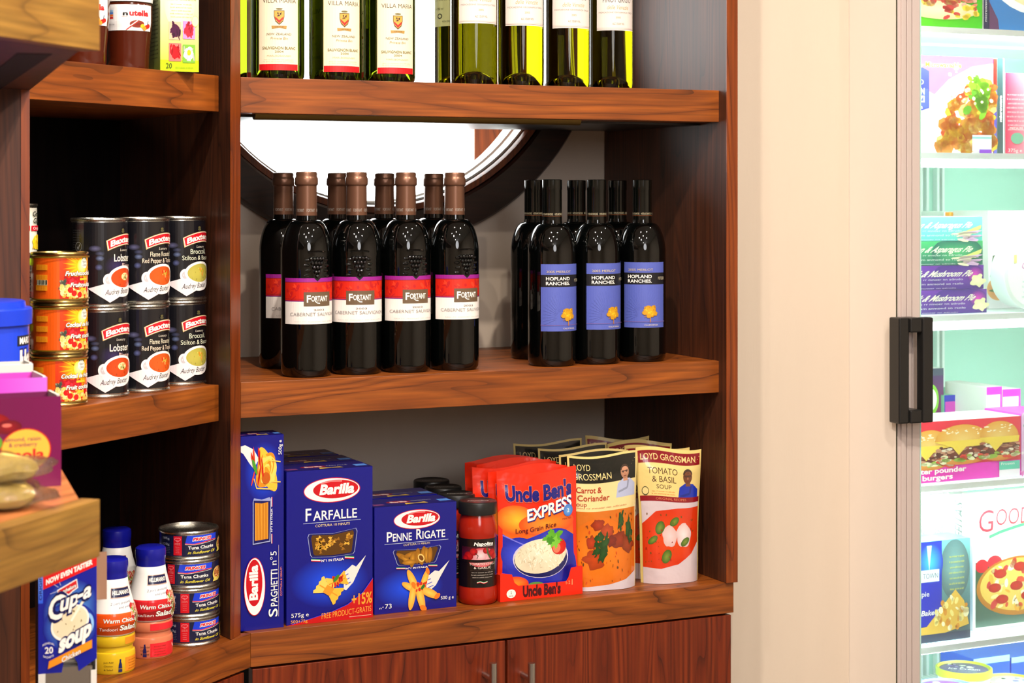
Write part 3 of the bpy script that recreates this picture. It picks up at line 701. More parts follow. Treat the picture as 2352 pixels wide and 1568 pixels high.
def fruit(top, bot):
    def f(a):
        a.rect(-180, 0, 180, 100, (232, 92, 20)); a.rect(0, 0, 100, 100, (214, 38, 16), top=(226, 70, 10))
        a.ell(52, 78, 40, 52, (255, 214, 20), (226, 70, 12))
        for k in range(22):
            an = math.radians(k*360/22+8); a.poly([(52+3*math.cos(an+1.57), 78+4*math.sin(an+1.57)), (52+46*math.cos(an), 78+50*math.sin(an)), (52-3*math.cos(an+1.57), 78-4*math.sin(an+1.57))], (255, 190, 20)); a.L -= 1
        a.up(); a.ell(52, 78, 14, 18, (255, 250, 190), (255, 220, 40))
        a.t = [t_ for t_ in a.t if max(p[1] for p in t_[:3]) <= 132]
        a.rect(52, 84, 68, 100, (34, 90, 30)); a.ell(60, 84, 11, 13, WHITE, n=8, rot=22); a.ell(60, 84, 9.6, 11.4, (240, 240, 230), n=8, rot=22); a.text('Nature', 60, 85, 16, 6, (30, 60, 40), slant=.2); a.text('Choice', 60, 77, 15, 6, (30, 60, 40), slant=.2)
        a.ell(34, 42, 26, 11, (196, 16, 30)); a.specks(10, 34, 56, 52, 40, 3.0, [(226, 40, 60), (170, 10, 26)], 4, 1.3)
        a.ell(8, 33, 8, 13, (96, 84, 70), wob=.5, seed=2); a.specks(1, 24, 15, 44, 14, 2.4, [(60, 70, 60), (150, 150, 120)], 8, 1.8)
        a.specks(4, 3, 84, 30, 50, 5.2, [(255, 206, 110), (250, 170, 60), (255, 226, 160)], 9, 1.3)
        for x, y in ((22, 22), (44, 10), (70, 24), (30, 14)): a.ell(x, y, 6, 7, (206, 20, 20))
        for x, y, w_ in ((56, 44, 24), (56, 20, 18)): a.rect(x-w_/2, y, x+w_/2, y+5, (246, 196, 40))
        a.text(top, 48, 56, 74, 9.5, WHITE, .03, slant=.22, out=(70, 60, 20), ow=.05); a.text(bot, 54, 29, 66, 9.5, WHITE, .03, slant=.22, out=(90, 60, 20), ow=.05)
        for y in (76, 52, 28): a.rect(-52, y-7, -24, y+6, (240, 150, 28)); a.lines(-38, y+3, 24, 5, 2.6, 1.2, (170, 74, 16), seed=y)
        a.rect(-48, 34, -24, 46, (230, 226, 190)) if top[0] == 'F' else None
        if top[0] == 'F':
            for k in range(9): a.rect(-47+k*2.6, 35, -46+k*2.6+(k % 3)*.5, 46, BLACK)
        for s_ in ((-180, 97, 180, 101), (-180, -1, 180, 2)): a.rect(s_[0], s_[1], s_[2], s_[3], (120, 90, 20))
        a.t = [tuple((p[0], min(101, max(-1, p[1])), *p[2:]) for p in t_[:3]) + (t_[3],) for t_ in a.t]
    return f
OX, OY = X(135, 2.292), 2.292
f1 = tin('fruit_tin', 'orange fruit cocktail tin at the bottom of the three-high stack', .0355, .0632, fruit('Cocktail de fruits', 'Fruit cocktail'), 'orange fruit cocktail tins', M_gold)
f1.location = (OX, OY, ZM+.0002); f1.rotation_euler.z = rface(135, -7)
dup(f1, (OX+.0008, OY, ZM+.0002+.0635), rface(135, 1), 'orange fruit cocktail tin in the middle of the three-high stack')
f2 = tin('fruit_tin', 'orange fruit cocktail tin on top of the three-high stack, lettered in German first', .0355, .0632, fruit('Fruchtcocktail', 'Fruitcocktail'), 'orange fruit cocktail tins', M_gold)
f2.location = (OX+.001, OY, ZM+.0002+.127); f2.rotation_euler.z = rface(135, 0)
def corn(a):
    a.rect(-180, 0, 180, 100, (236, 236, 226)); a.rect(-180, 0, 180, 12, (150, 190, 30)); a.rect(-180, 12, 180, 22, (70, 70, 60))
    for k in range(-3, 4):
        x = k*56; a.ell(x, 40, 22, 13, (236, 206, 40), wob=.1); a.specks(x-20, 28, x+20, 50, 20, 2.6, [(250, 226, 90), (206, 170, 20)], k+5, 1.5)
        a.rect(x-26, 60, x+26, 69, (206, 24, 50)); a.text('Original', x, 62, 40, 5, WHITE); a.text('Green', x, 85, 44, 9, (30, 40, 30), .02, slant=.2); a.text('Giant', x, 73, 40, 9, (30, 40, 30), .02, slant=.2)
GX, GY = X(25, 2.335), 2.335
for i, lab in enumerate(['sweetcorn tin at the bottom of the green and white column by the left edge', 'sweetcorn tin in the middle of the green and white column by the left edge', 'sweetcorn tin on top of the green and white column by the left edge']):
    if i == 0: g0 = tin('sweetcorn_tin', lab, .0333, .0832, corn, 'green and white sweetcorn tins'); g0.location = (GX, GY, ZM+.0002)
    else: dup(g0, (GX, GY, ZM+.0002+i*.0835), .3*i, lab)
def tuna(a):
    nv = (22, 26, 60); a.rect(-180, 0, 180, 100, nv)
    a.poly([(-7, 60), (10, 58), (30, 64), (50, 70), (64, 70), (66, 100), (-3, 100)], (24, 60, 216)); a.poly([(-7, 60), (10, 56), (30, 62), (50, 69), (64, 69), (64, 73), (50, 73), (30, 66), (10, 60), (-7, 64)], (226, 60, 70)); a.line([(-7, 58), (12, 55), (32, 60), (64, 67)], 1.3, WHITE, ar=1.1)
    a.text('PRINCES', 28, 76, 40, 13, (214, 26, 40), .05, slant=.12, out=WHITE, ow=.09, tilt=.05)
    a.text('Tuna Chunks', 27, 35, 56, 14, WHITE, .02, tilt=.02); a.line([(6, 31), (46, 32)], .8, (150, 150, 160)); a.text('in Sunflower Oil', 28, 12, 60, 12, (236, 222, 70), .015, slant=.2)
    a.rect(-30, 6, -13, 98, (206, 22, 36)); a.ell(-24, 83, 4.5, 8, (230, 110, 120)); a.ell(-19.5, 83, 4.5, 8, (230, 110, 120)); a.ell(-24, 82, 3, 5.5, (206, 22, 36)); a.ell(-19.5, 82, 3, 5.5, (206, 22, 36)); a.poly([(-28, 80), (-15, 80), (-21.7, 68)], (226, 100, 110))
    a.lines(-21.7, 62, 12, 2, 6, 3, (240, 200, 200)); a.lines(-21.7, 45, 9, 4, 9, 2.6, (236, 180, 186), 4)
    a.text('185g', -48, 80, 18, 11, (170, 176, 190)); a.text('130g', -48, 52, 18, 11, (150, 156, 170)); a.lines(-48, 40, 22, 4, 8, 3, (110, 116, 130))
    a.ell(82, 40, 16, 34, (216, 190, 90)); a.ell(82, 46, 12, 26, (176, 110, 60)); a.specks(72, 24, 92, 70, 26, 2.6, [(206, 60, 40), (230, 190, 120), (120, 70, 40)], 2, 1.6)
    a.poly([(66, 6), (78, 6), (80, 26), (70, 22)], (226, 206, 90))
TY = 2.497; TX = X(436, TY)
for i, (an, dx, lab) in enumerate([(12, .0, 'navy tuna tin at the bottom of the four-high stack'), (12, .0, 'navy tuna tin, second from the bottom of the four-high stack'), (-16, -.0006, 'navy tuna tin, third from the bottom, turned to show its food picture'), (0, -.0016, 'navy tuna tin on top of the four-high stack, its bare lid showing')]):
    if i == 0: t0 = tin('tuna_tin', lab, .0405, .0384, tuna, 'stacked navy tuna tins'); t0.location = (TX, TY, ZB+.0002); t0.rotation_euler.z = rface(436, an)
    else: dup(t0, (TX+dx, TY, ZB+.0002+i*.0387), rface(436, an), lab)

# ------------------------------------------------------------------ two-part dressing bottles
def dressing(label, jar, jar2, band, name2, lx):
    t = thing('dressing_bottle', label, 'dressing bottle', group='two-part salad dressing bottles')
    jp = [(.020, .0006), (.0275, 0), (.0288, .003), (.0290, .0235), (.0282, .0262), (.0262, .0272), (.0256, .0335), (.0275, .0345), (.0286, .037), (.0286, .0455), (.0278, .0475), (.020, .0476)]
    MB().lathe(jp, 48).build('paste_jar', jar, t)
    a = Art(); c2 = jar2; a.rect(lx, 10, lx+95, 86, c2); a.text('Just Add', -12, 62, 24, 9, (60, 40, 20)); a.text('Chicken', -12, 42, 22, 9, (60, 40, 20)); a.text('& Salad', -12, 22, 22, 9, (60, 40, 20))
    x = lx-14; a.poly([(x-5, 12), (x+5, 12), (x+5, 28), (x-5, 28)], (20, 30, 90)); a.poly([(x-5, 32), (x+5, 32), (x+4, 54), (x+2, 66), (x+2, 82), (x-2, 82), (x-2, 66), (x-4, 54)], (20, 30, 90))
    a.lines(lx+26, 66, 36, 4, 15, 6, (130, 50, 20)); a.build('jar_label', turned(jp, .0235), P_can, t, du=6)
    a = Art(); a.rect(lx, 0, lx+95, 100, c2); a.build('rim_label', turned(jp, .0085, .037), P_can, t, du=6)
    bp = [(.020, .0477), (.0268, .0478), (.0288, .0495), (.0300, .056), (.0312, .064), (.0306, .072), (.0285, .081), (.0255, .091), (.0228, .101), (.0206, .110), (.0192, .118), (.0185, .119)]
    MB().lathe(bp, 48).build('bottle_body', M_white, t)
    a = Art(); a.rect(-100, 0, 100, 40, band); a.rect(-100, 38, 100, 41, tuple(min(255, int(q*1.15)) for q in band))
    a.poly([(-100, 18), (-60, 12), (-20, 16), (30, 22), (70, 20), (100, 24), (100, 0), (-100, 0)], tuple(int(q*.8) for q in band))
    a.text('Warm Chicken', 22, 24, 92, 7.5, WHITE, .02, slant=.15, out=(60, 10, 10)); a.text('Salad', 38, 9, 46, 9.5, WHITE, .03, slant=.2, out=(60, 10, 10)); a.text(name2, -12, 8.5, 44, 5.6, WHITE, .0, slant=.15)
    a.text('2 part dressing', 24, 58, 62, 4.6, (110, 120, 150), -.005, slant=.3, tilt=.05); a.text('and paste', 34, 50.5, 40, 4.4, (110, 120, 150), -.005, slant=.3, tilt=.05)
    a.rect(-6, 70, 60, 88, (14, 18, 58), right=(20, 26, 74)); a.line([(-6, 88), (60, 88), (60, 70), (-6, 70), (-6, 88)], 1, (220, 180, 160)); a.text("HELLMANN'S", 27, 75.5, 58, 7.4, (240, 238, 230), .03)
    a.specks(52, 30, 84, 52, 60, 5, [(206, 60, 40), (110, 160, 40), (240, 230, 210), (226, 150, 90), (190, 30, 40)], 6, 1.1); a.specks(64, 6, 92, 34, 50, 4, [(120, 150, 40), (170, 110, 60), (230, 220, 180), (90, 60, 30)], 7, 1.2)
    a.build('body_label', turned(bp, .066, .050), P_can, t, du=6, dv=6)
    cp = [(.0192, .1185), (.0194, .121), (.0190, .126), (.0196, .130), (.0200, .1335), (.0202, .141), (.0195, .1465), (.0168, .1490), (.006, .1497)]
    cp = [(r, .1185+(z-.1185)*.80) for r, z in cp]
    MB().lathe(cp, 40).build('cap', M_blue, t)
    return t
d1 = dressing('dressing bottle with orange band and mustard-yellow base, front left', M_yel, (226, 140, 30), (226, 80, 20), 'Tandoori', 32); d1.location = base_of(258, 2.343, ZB+.0002); d1.rotation_euler.z = rface(258, 2)
M_terra = mat('terracotta_plastic', (206, 118, 84), .25)
d2 = dressing('dressing bottle with crimson band and red base, beside the tuna tins', M_terra, (222, 36, 48), (196, 22, 32), 'Italian', 2); d2.location = base_of(346, 2.422, ZB+.0002); d2.rotation_euler.z = rface(346, -3)
d3 = dup(d2, base_of(268, 2.55, ZB+.0002), rface(268, -25), 'shaded dressing bottle at the back, only its dark blue cap and neck showing')

# ------------------------------------------------------------------ cartons on the bottom shelf
def carton(name, label, cat, W, H, D, m, loc, rz=aA, group=None, bevel=.0008):
    t = thing(name, label, cat, loc, rz, group)
    MB().box(0, 0, 0, W, D, H).build('carton_body', m, t, bevel=bevel)
    return t
def span(pxl, pxr, pyb, z, rz=aA):                   # front left corner and width of a box standing at z
    Y = Yat(pyb, z); p = (X(pxl, Y), Y); q = isect(pxr, p, unit(rz)); return p, math.hypot(q[0]-p[0], q[1]-p[1]), Y
RED, NAVY = (206, 16, 30), (8, 14, 128)
def oval(a, cx, cy, rx, ry, rot=0, txt='Barilla', ar=1):
    if rot == 0:
        a.ell(cx, cy, rx, ry, RED, n=40); a.ell(cx, cy, rx*.975, ry*.94, WHITE, n=40); a.ell(cx+rx*.13, cy+ry*.06, rx*.80, ry*.74, RED, (190, 10, 26), n=40)
        a.line([(cx-rx*.4, cy+ry*.56), (cx-rx*.05, cy+ry*.72), (cx+rx*.35, cy+ry*.68)], ry*.10, (240, 130, 130), ar=1)
        a.text(txt, cx+rx*.16, cy-ry*.30, rx*1.22, ry*.74, WHITE, .045, slant=.35)
    else:
        a.ell(cx, cy, rx, ry, RED, n=40); a.ell(cx, cy, rx*.95, ry*.975, WHITE, n=40); a.ell(cx-rx*.04, cy+ry*.13, rx*.76, ry*.80, RED, (190, 10, 26), n=40)
        a.text(txt, cx+rx*.26, cy+ry*.14, ry*1.2, rx*.72, WHITE, .045, rot=90)
def glowp(a, cx, cy, rx, ry, c=(20, 80, 250)): a.ell(cx, cy, rx, ry, c, NAVY, n=36)
def fork(a, x0, y0, x1, y1, w=4.0, ar=1.0):            # head at (x0, y0), handle end at (x1, y1)
    dx, dy = x1-x0, y1-y0
    a.poly([(x0-w*.2, y0+w*1.5), (x0+dx*.38, y0+dy*.30+w*1.5), (x0+dx*.55, y0+dy*.50+w*.3), (x1, y1), (x0+dx*.62, y0+dy*.42-w*.4), (x0+dx*.42, y0+dy*.10-w*.6), (x0+dx*.1, y0-w*1.4), (x0, y0-w*1.2)], (232, 226, 220))
    for k in range(3): a.line([(x0-w*.2+k*w*.35, y0+w*.9-k*w*.7), (x0+w*1.3+k*w*.35, y0+w*1.3-k*w*.7)], w*.16, (60, 80, 200), ar)
def window(a, P_, kind, ar=1.0):                        # P_: outline lb, rb, rt, lt
    lb, rb, rt, lt = P_
    def sc_(k, c): return [(c[0]+(p[0]-c[0])*k, c[1]+(p[1]-c[1])*k) for p in O_]
    mt = ((lt[0]+rt[0])/2, (lt[1]+rt[1])/2-1.6); mb_ = ((lb[0]+rb[0])/2, (lb[1]+rb[1])/2-.8)
    O_ = [lb, mb_, rb, (rb[0]+2, rb[1]+1.5), (rt[0], rt[1]-2), (rt[0]-1.5, rt[1]), mt, (lt[0]+1.5, lt[1]), (lt[0], lt[1]-2), (lb[0]-2, lb[1]+1.5)]
    c = ((lb[0]+rb[0])/2, (lb[1]+lt[1])/2)
    a.poly(O_, (150, 160, 210)); a.poly(sc_(.975, c), (10, 14, 90)); a.poly(sc_(.86, c), (86, 54, 10))
    rn = random.Random(11 if kind == 'f' else 12); w = rb[0]-lb[0]; h = lt[1]-lb[1]
    if kind == 'f':
        for i in range(26):
            x = c[0]+rn.uniform(-.42, .42)*w; y = c[1]+rn.uniform(-.30, .30)*h; r = rn.uniform(0, 3.1); s_ = rn.uniform(2.6, 4.4); col = [(196, 142, 40), (222, 172, 62), (150, 100, 24)][i % 3]
            ca, sa = math.cos(r), math.sin(r); a.poly([(x+u*ca*s_-v*sa*s_, y+(u*sa+v*ca)*s_*.5) for u, v in ((-1, -.7), (-.7, -.2), (-1, .1), (-.8, .8), (0, .22), (.8, .8), (1, .1), (.7, -.2), (1, -.7), (0, -.2))], col); a.L -= 1
            if i % 9 == 8: a.up()
    elif kind == 'p':
        for i, (q, s_, r) in enumerate([(.12, .5, -25), (.22, .3, -30), (.34, .62, 10), (.38, .3, 80), (.52, .5, 85), (.58, .35, -60), (.68, .6, 80), (.77, .5, 95), (.86, .5, 85), (.3, .15, 0)]):
            x = lb[0]+w*q; y = lb[1]+h*s_; a.ell(x, y, 9 if abs(r) < 60 else 7.4, 2.4 if abs(r) < 60 else 3.2, (206, 146, 40) if i % 2 else (186, 124, 28), (140, 90, 14), rot=r)
        a.ell(lb[0]+w*.62, lb[1]+h*.36, 4.5, 3.4, (236, 196, 110), rot=-40); a.ell(lb[0]+w*.62, lb[1]+h*.36, 3.2, 2.1, (110, 64, 10), rot=-40)
def tri(a, x0, x1, y, txt_c, w, ar=1.0):
    for xa, xb in ((x0, x0+(x1-x0)*.22), (x1-(x1-x0)*.22, x1)):
        a.poly([(xa, y+.7), (xb, y-.1), (xb, y+.5), (xa, y+1.3)], (20, 130, 60)); a.poly([(xa, y+.1), (xb, y-.7), (xb, y-.1), (xa, y+.7)], WHITE); a.poly([(xa, y-.5), (xb, y-1.3), (xb, y-.7), (xa, y+.1)], (206, 30, 40))
    a.text('N°1 IN ITALIA', txt_c, y-1.5, w, 1.5, WHITE, .02)
def farfalle(a):
    a.rect(0, 0, 100, 100, NAVY); glowp(a, 50, 26, 46, 17)
    oval(a, 52.5, 86.2, 33, 8.2)
    a.text('F', 25, 67, 6.5, 8, WHITE, .01); a.text('ARFALLE', 56, 67, 51, 6, WHITE, .01); a.rect(19, 65.3, 86, 65.6, (190, 200, 230)); a.text('COTTURA 10 MINUTI', 53, 62.6, 40, 1.6, (230, 210, 150))
    window(a, [(29, 43), (77, 43), (82, 60), (24, 58.5)], 'f'); tri(a, 28, 78, 41, 53, 26)
    fork(a, 66, 25, 92, 41.5, 4)
    def bow(x, y, s_, r, c):
        ca, sa = math.cos(r), math.sin(r)
        def rt(L_): return [(x+(u*ca-v*sa)*s_, y+(u*sa+v*ca)*s_*.57) for u, v in L_]
        z_ = [(-1-.1*(k % 2), -.8+1.6*k/8) for k in range(9)]; a.poly(rt([(-.1, -.25)]+z_[:]+[(-.1, .25)]), c[0]); z_ = [(1+.1*(k % 2), -.8+1.6*k/8) for k in range(9)]; a.poly(rt([(.1, -.25)]+z_+[(.1, .25)]), c[1])
        a.poly(rt([(-.35, -.35), (.35, -.35), (.35, .35), (-.35, .35)]), c[2]); a.line(rt([(-.9, 0), (.9, 0)]), s_*.1, c[2], ar=.57)
    bow(58, 26, 11, .3, [(246, 196, 80), (240, 180, 60), (214, 140, 30)]); bow(48, 20.5, 14, -.6, [(252, 206, 96), (250, 186, 60), (226, 150, 40)])
    a.specks(52, 23, 64, 29, 16, 2, [(206, 40, 24), (226, 70, 30)], 2, .6); a.ell(57, 28, 4, 1.4, (50, 130, 40), rot=30)
    a.poly([(100, 26), (88, 17), (70, 10), (50, 6), (0, 0), (100, 0)], (190, 14, 22)); a.line([(100, 26), (88, 17), (70, 10), (50, 6), (6, .6)], .8, (60, 60, 200), ar=.5)
    a.text('+15%', 87, 9.6, 24, 7, (246, 160, 50), .02, tilt=.02); a.text('FREE PRODUCT-GRATIS', 69, 3.2, 58, 3.6, (246, 160, 60), tilt=.035); a.rect(72, 1.6, 98, 1.9, (240, 190, 160))
    a.text('575g e', 15, 5, 20, 2.6, WHITE); a.text('500+75g', 14, 1.3, 19, 1.9, (240, 170, 60))
def penne(a):
    a.rect(0, 0, 100, 100, NAVY); glowp(a, 42, 22, 42, 19)
    oval(a, 51.5, 86.2, 28.5, 9.2)
    a.text('P', 18, 67, 6.5, 9, WHITE, .01); a.text('ENNE', 33.5, 67, 23, 7, WHITE, .01); a.text('R', 54, 67.3, 7, 9.4, WHITE, .01); a.text('IGATE', 72, 67.3, 28, 7, WHITE, .01)
    a.rect(12, 64.6, 90, 65, (190, 200, 230)); a.text('COTTURA 11 MINUTI', 51, 62, 32, 1.8, (230, 210, 150))
    window(a, [(29, 44), (73, 44), (81, 60), (22, 59)], 'p'); tri(a, 26, 76, 41.4, 51, 27)
    fork(a, 62, 23, 91, 45, 4.6)
    for x, y, r, s_ in ((46, 28, -60, 1), (60, 28, 65, .9), (42, 23, -25, .8), (66, 16, -22, 1), (45, 14, 78, 1), (55, 13, -72, 1.1)):
        a.ell(x, y, 13*s_, 4*s_, (252, 204, 90), (240, 160, 50), rot=r); R_ = math.radians(r); ex, ey = x+10.5*s_*math.cos(R_), y+10.5*s_*math.sin(R_); a.ell(ex, ey, 4*s_, 2.4*s_, (226, 120, 30), rot=r+50)
    a.specks(50, 19, 62, 26, 14, 2, [(206, 40, 24), (226, 70, 30)], 2, .8); a.ell(58, 22, 3, 1.6, (40, 110, 40), rot=40)
    a.text('n°', 8, 5, 5, 2, WHITE); a.text('73', 16, 5, 8, 4.2, WHITE); a.text('500 g e', 88, 8.4, 16, 3, WHITE)
def spag(a):
    a.rect(0, 0, 100, 100, NAVY); a.ell(54, 81, 46, 16, (20, 80, 250), NAVY, n=36)
    a.poly([(0, 95), (10, 95.5), (30, 93), (42, 88), (30, 83), (20, 86), (6, 91), (0, 92)], (236, 230, 226))
    rn = random.Random(2)
    for i in range(26):
        r = 24-i*.7; a.ell(60+rn.uniform(-3, 3), 81.5+rn.uniform(-1, 1), r, r*.33, [(250, 190, 60), (226, 140, 30), (255, 210, 100)][i % 3], rot=rn.uniform(-25, 25)); 
    a.ell(58, 78, 10, 3, (190, 90, 20)); a.line([(66, 87), (92, 86)], 2, (250, 200, 90), .3); a.line([(70, 76), (92, 75.5)], 2, (250, 200, 90), .3); a.line([(30, 78), (36, 73), (74, 72)], 2, (250, 200, 90), .3)
    a.specks(26, 78, 50, 90, 14, 5, [(206, 30, 20), (230, 60, 30)], 3, .3); a.ell(32, 84, 7, 2.2, (70, 150, 40), rot=-30)
    a.poly([(27, 44), (68, 45), (70, 67), (66, 68), (48, 67), (30, 68), (27, 66)], (150, 160, 210)); a.poly([(29, 44.6), (66, 45.5), (68, 66), (48, 66.4), (29, 66.8)], (10, 14, 90))
    a.poly([(32, 46), (63, 46.6), (63, 65.6), (48, 65), (32, 65.6)], (206, 134, 34))
    for k in range(9): a.line([(34+k*3.4, 46.4), (33.5+k*3.4+(k % 3-1)*.8, 65)], .7, (170, 100, 20) if k % 2 else (232, 170, 60), .3)
    a.text('N°1 IN ITALIA', 72.5, 56, 12, 3.6, WHITE, .02, rot=90)
    for y_, c_ in ((44, (206, 30, 40)), (63, (206, 30, 40))): a.rect(70, y_, 71.3, y_+5, WHITE); a.rect(71.3, y_, 72.6, y_+5, c_)
    oval(a, 31, 22.5, 25, 15, rot=90)
    a.text('S', 84, 8.2, 4.2, 20, WHITE, .01, rot=90); a.text('PAGHETTI', 84, 21, 19, 15, WHITE, .01, rot=90); a.text('n°5', 82, 36.4, 7, 14, WHITE, rot=90)
    a.rect(86.5, 6, 87.3, 43, (190, 170, 180)); a.text('COTTURA 8 MINUTI', 95, 24, 15, 4, (236, 130, 90), rot=90); a.text('500g e', 94, 93.5, 7.6, 7.5, WHITE, rot=90)
def boxtop(a, kind):
    a.rect(0, 0, 100, 100, (8, 14, 110)); a.ell(38, 46, 15, 14, (150, 20, 40)); a.text('Barilla', 38, 40, 20, 12, WHITE, .03)
    a.poly([(40, 10), (55, 18), (68, 12), (66, 28), (54, 22), (42, 28)], (230, 190, 70)); a.text('PENNE RIGATE n°73' if kind == 'p' else 'FARFALLE', 66, 44, 24, 9, (180, 180, 200)); a.rect(84, 20, 98, 46, (90, 150, 240)); a.rect(3, 16, 16, 34, (120, 60, 120))
def pasta(name, art, pxl, pxr, pyb, pyt, D, lab, group, z=ZB, kind='f'):
    p, W, Y = span(pxl, pxr, pyb, z); H = (pyb-pyt)*Y/F
    t = carton(name, lab, 'pasta box', W, H, D, M_bblue, (p[0], p[1], z+.0002), group=group)
    a = Art(); art(a); a.build('front_print', flat(W, H, -.0001), P_can, t)
    a = Art(); boxtop(a, kind); a.build('top_print', top_face(W, D, H+.0001), P_can, t)
    return t, W, H, p
sp, W_, H_, p_ = pasta('pasta_box', spag, 553, 651.5, 1450, 1003, .05, 'tall narrow blue spaghetti box with sideways lettering, at the left end beside the upright', 'blue pasta boxes')
fa, W_, H_, p_ = pasta('pasta_box', farfalle, 658, 855.5, 1437, 1084, .062, 'large blue farfalle box with a red bonus corner, front of its file', 'blue pasta boxes')
for k in (1, 2):
    q = add(p_, nA, .0655*k); dup(fa, (q[0]-(.001 if k == 1 else .004), q[1], ZB+.0002), aA+(.0 if k == 1 else .006), ['blue farfalle box directly behind the front farfalle box', 'rearmost blue farfalle box, behind two others'][k-1])
pe, W_, H_, p_ = pasta('pasta_box', penne, 860, 1048, 1412, 1166, .066, 'smaller blue penne box with a fork picture, front of its file', 'blue pasta boxes', kind='p')
q = add(p_, nA, .072); dup(pe, (q[0], q[1], ZB+.0002), aA+.01, 'smaller blue penne box standing behind the front penne box')

# ------------------------------------------------------------------ sauce jars
JH = .151; JR = .0296
jo = thing('sauce_jar', 'tomato chilli sauce jar with black lid, front of its file of four', 'jar', base_of(1097, 2.733, ZB+.0002), rface(1097, 8), 'tomato sauce jars')
jp = [(.020, .001), (.026, 0), (JR-.001, .003), (JR, .010), (JR-.0006, .022), (JR-.0014, .026), (JR-.0014, .098), (JR-.0006, .102), (JR, .108), (JR-.0012, .118), (.0262, .127), (.0245, .132), (.0245, .142)]
MB().lathe(jp, 48).build('glass_jar', M_sauce, jo)
MB().lathe([(.0262, .1325), (.0286, .1327), (.0290, .1345), (.0290, .1485), (.0282, .1505), (.0262, .1512), (.025, .1503), (.004, .1503)], 48).build('lid', M_black, jo)
a = Art()
a.rect(-180, 0, 180, 100, (22, 14, 14)); a.rect(-62, 56, 62, 84, (96, 20, 60), top=(60, 14, 30)); a.ell(6, 62, 48, 20, (236, 200, 206), (200, 60, 70)); a.ell(2, 66, 18, 12, (236, 214, 214), (214, 150, 160))
for x, y, s_ in ((-36, 65, 15), (-20, 74, 12), (40, 70, 14), (50, 62, 12), (18, 76, 10), (-46, 60, 10)): a.ell(x, y, s_, s_*.62, (206, 26, 30), (140, 10, 20))
a.line([(20, 82), (24, 70), (34, 58)], 5, (70, 90, 50), .7); a.line([(-16, 72), (-6, 66), (-10, 60)], 1.6, (50, 40, 30), .7); a.rect(-180, 52, 180, 57.2, (22, 14, 14)); a.t = [t_ for t_ in a.t]
a.text('Napolina', 12, 87, 62, 6.6, WHITE, .03, slant=.35); a.rect(-10, 85.2, 44, 85.8, WHITE)
a.text('TOMATO CHILLI', 8, 46, 82, 4.8, (236, 228, 216)); a.text('& GARLIC', 8, 38.5, 54, 4.8, (236, 228, 216)); a.rect(-30, 35, 46, 35.4, (90, 70, 60))
a.lines(8, 30, 74, 3, 5, 2.6, (190, 180, 170)); 
for k, c_ in enumerate(((30, 120, 60), WHITE, (206, 30, 40))): a.line([(-10, 12-k*1.3), (0, 13.6-k*1.3), (10, 11-k*1.3), (22, 13-k*1.3)], 2, c_, .6)
a.build('label', cyl(JR-.0011, .0715, .0265), P_can, jo, du=6)
a = Art(); a.text('Napolina', 0, -.004, .032, .007, (170, 170, 166), .02, slant=.3); a.build('lid_print', lambda u, v, l: (u, v, .1504+l), P_mat, jo)
for (px, Y, lab) in ((1049, 2.80, 'second tomato sauce jar, only its black lid in clear view'), (1018, 2.865, 'third tomato sauce jar, its black lid showing above the penne box'), (991, 2.93, 'rearmost tomato sauce jar of the four')):
    dup(jo, base_of(px, Y, ZB+.0002), .2, lab)

# ------------------------------------------------------------------ pouches
def pouch(name, label, cat, W, H, T, m, art_fn, loc, rz, tilt=0, group=None, top=0.0, taper=0.0, wav=1.0, seed=0, artm=None):
    t = thing(name, label, cat, loc, rz, group); t.rotation_euler.x = tilt
    rn = random.Random(seed); ph = rn.uniform(0, 6)
    def wv(v): return 1-taper*(1-v)-.03*math.sin(v*PI)**2
    def zt_(u): return H*(1+top*(.5*math.sin(u*2.4+ph)))
    def bulge(u, v):
        e = max(0, 1-abs(u)**3.2); f = min(1, max(0, (1.0-v)/.16))**.8
        g = T*e*(.30+.70*max(0, 1-v)**.75)*f
        return g + .0014*wav*math.sin(u*5+v*9+ph)*e*f
    def pos(u, v, s_, l=0):
        z = v*zt_(u)
        lean = .003*math.sin(u*3+ph)*max(0, v-.6)*2*wav
        return (u*W/2*wv(v), s_*(bulge(u, v)+l)+lean, z)
    b = MB(); NU, NV = 40, 48
    for s_ in (-1, 1):
        base = len(b.v)
        for j in range(NV+1):
            for i in range(NU+1): b.v.append(pos(-1+2*i/NU, j/NV, s_, .0003))
        for j in range(NV):
            for i in range(NU):
                q_ = [base+j*(NU+1)+i, base+j*(NU+1)+i+1, base+(j+1)*(NU+1)+i+1, base+(j+1)*(NU+1)+i]
                b.face(q_ if s_ < 0 else q_[::-1], 0, True)
    n1 = (NU+1)*(NV+1)
    for i in range(NU): b.face([i, n1+i, n1+i+1, i+1])
    for j in range(NV):
        for i in (0, NU): b.face([j*(NU+1)+i, (j+1)*(NU+1)+i, n1+(j+1)*(NU+1)+i, n1+j*(NU+1)+i])
    for i in range(NU): k_ = NV*(NU+1)+i; b.face([k_, k_+1, n1+k_+1, n1+k_])
    b.build('film_body', m, t)
    a = Art(); art_fn(a)
    a.build('front_print', lambda u, v, l: pos(max(-1, min(1, u/50-1)), max(0, min(1, v/100)), -1, .0009+l), artm or P_foil, t, du=2.5, dv=100/48, step=.00005)
    return t
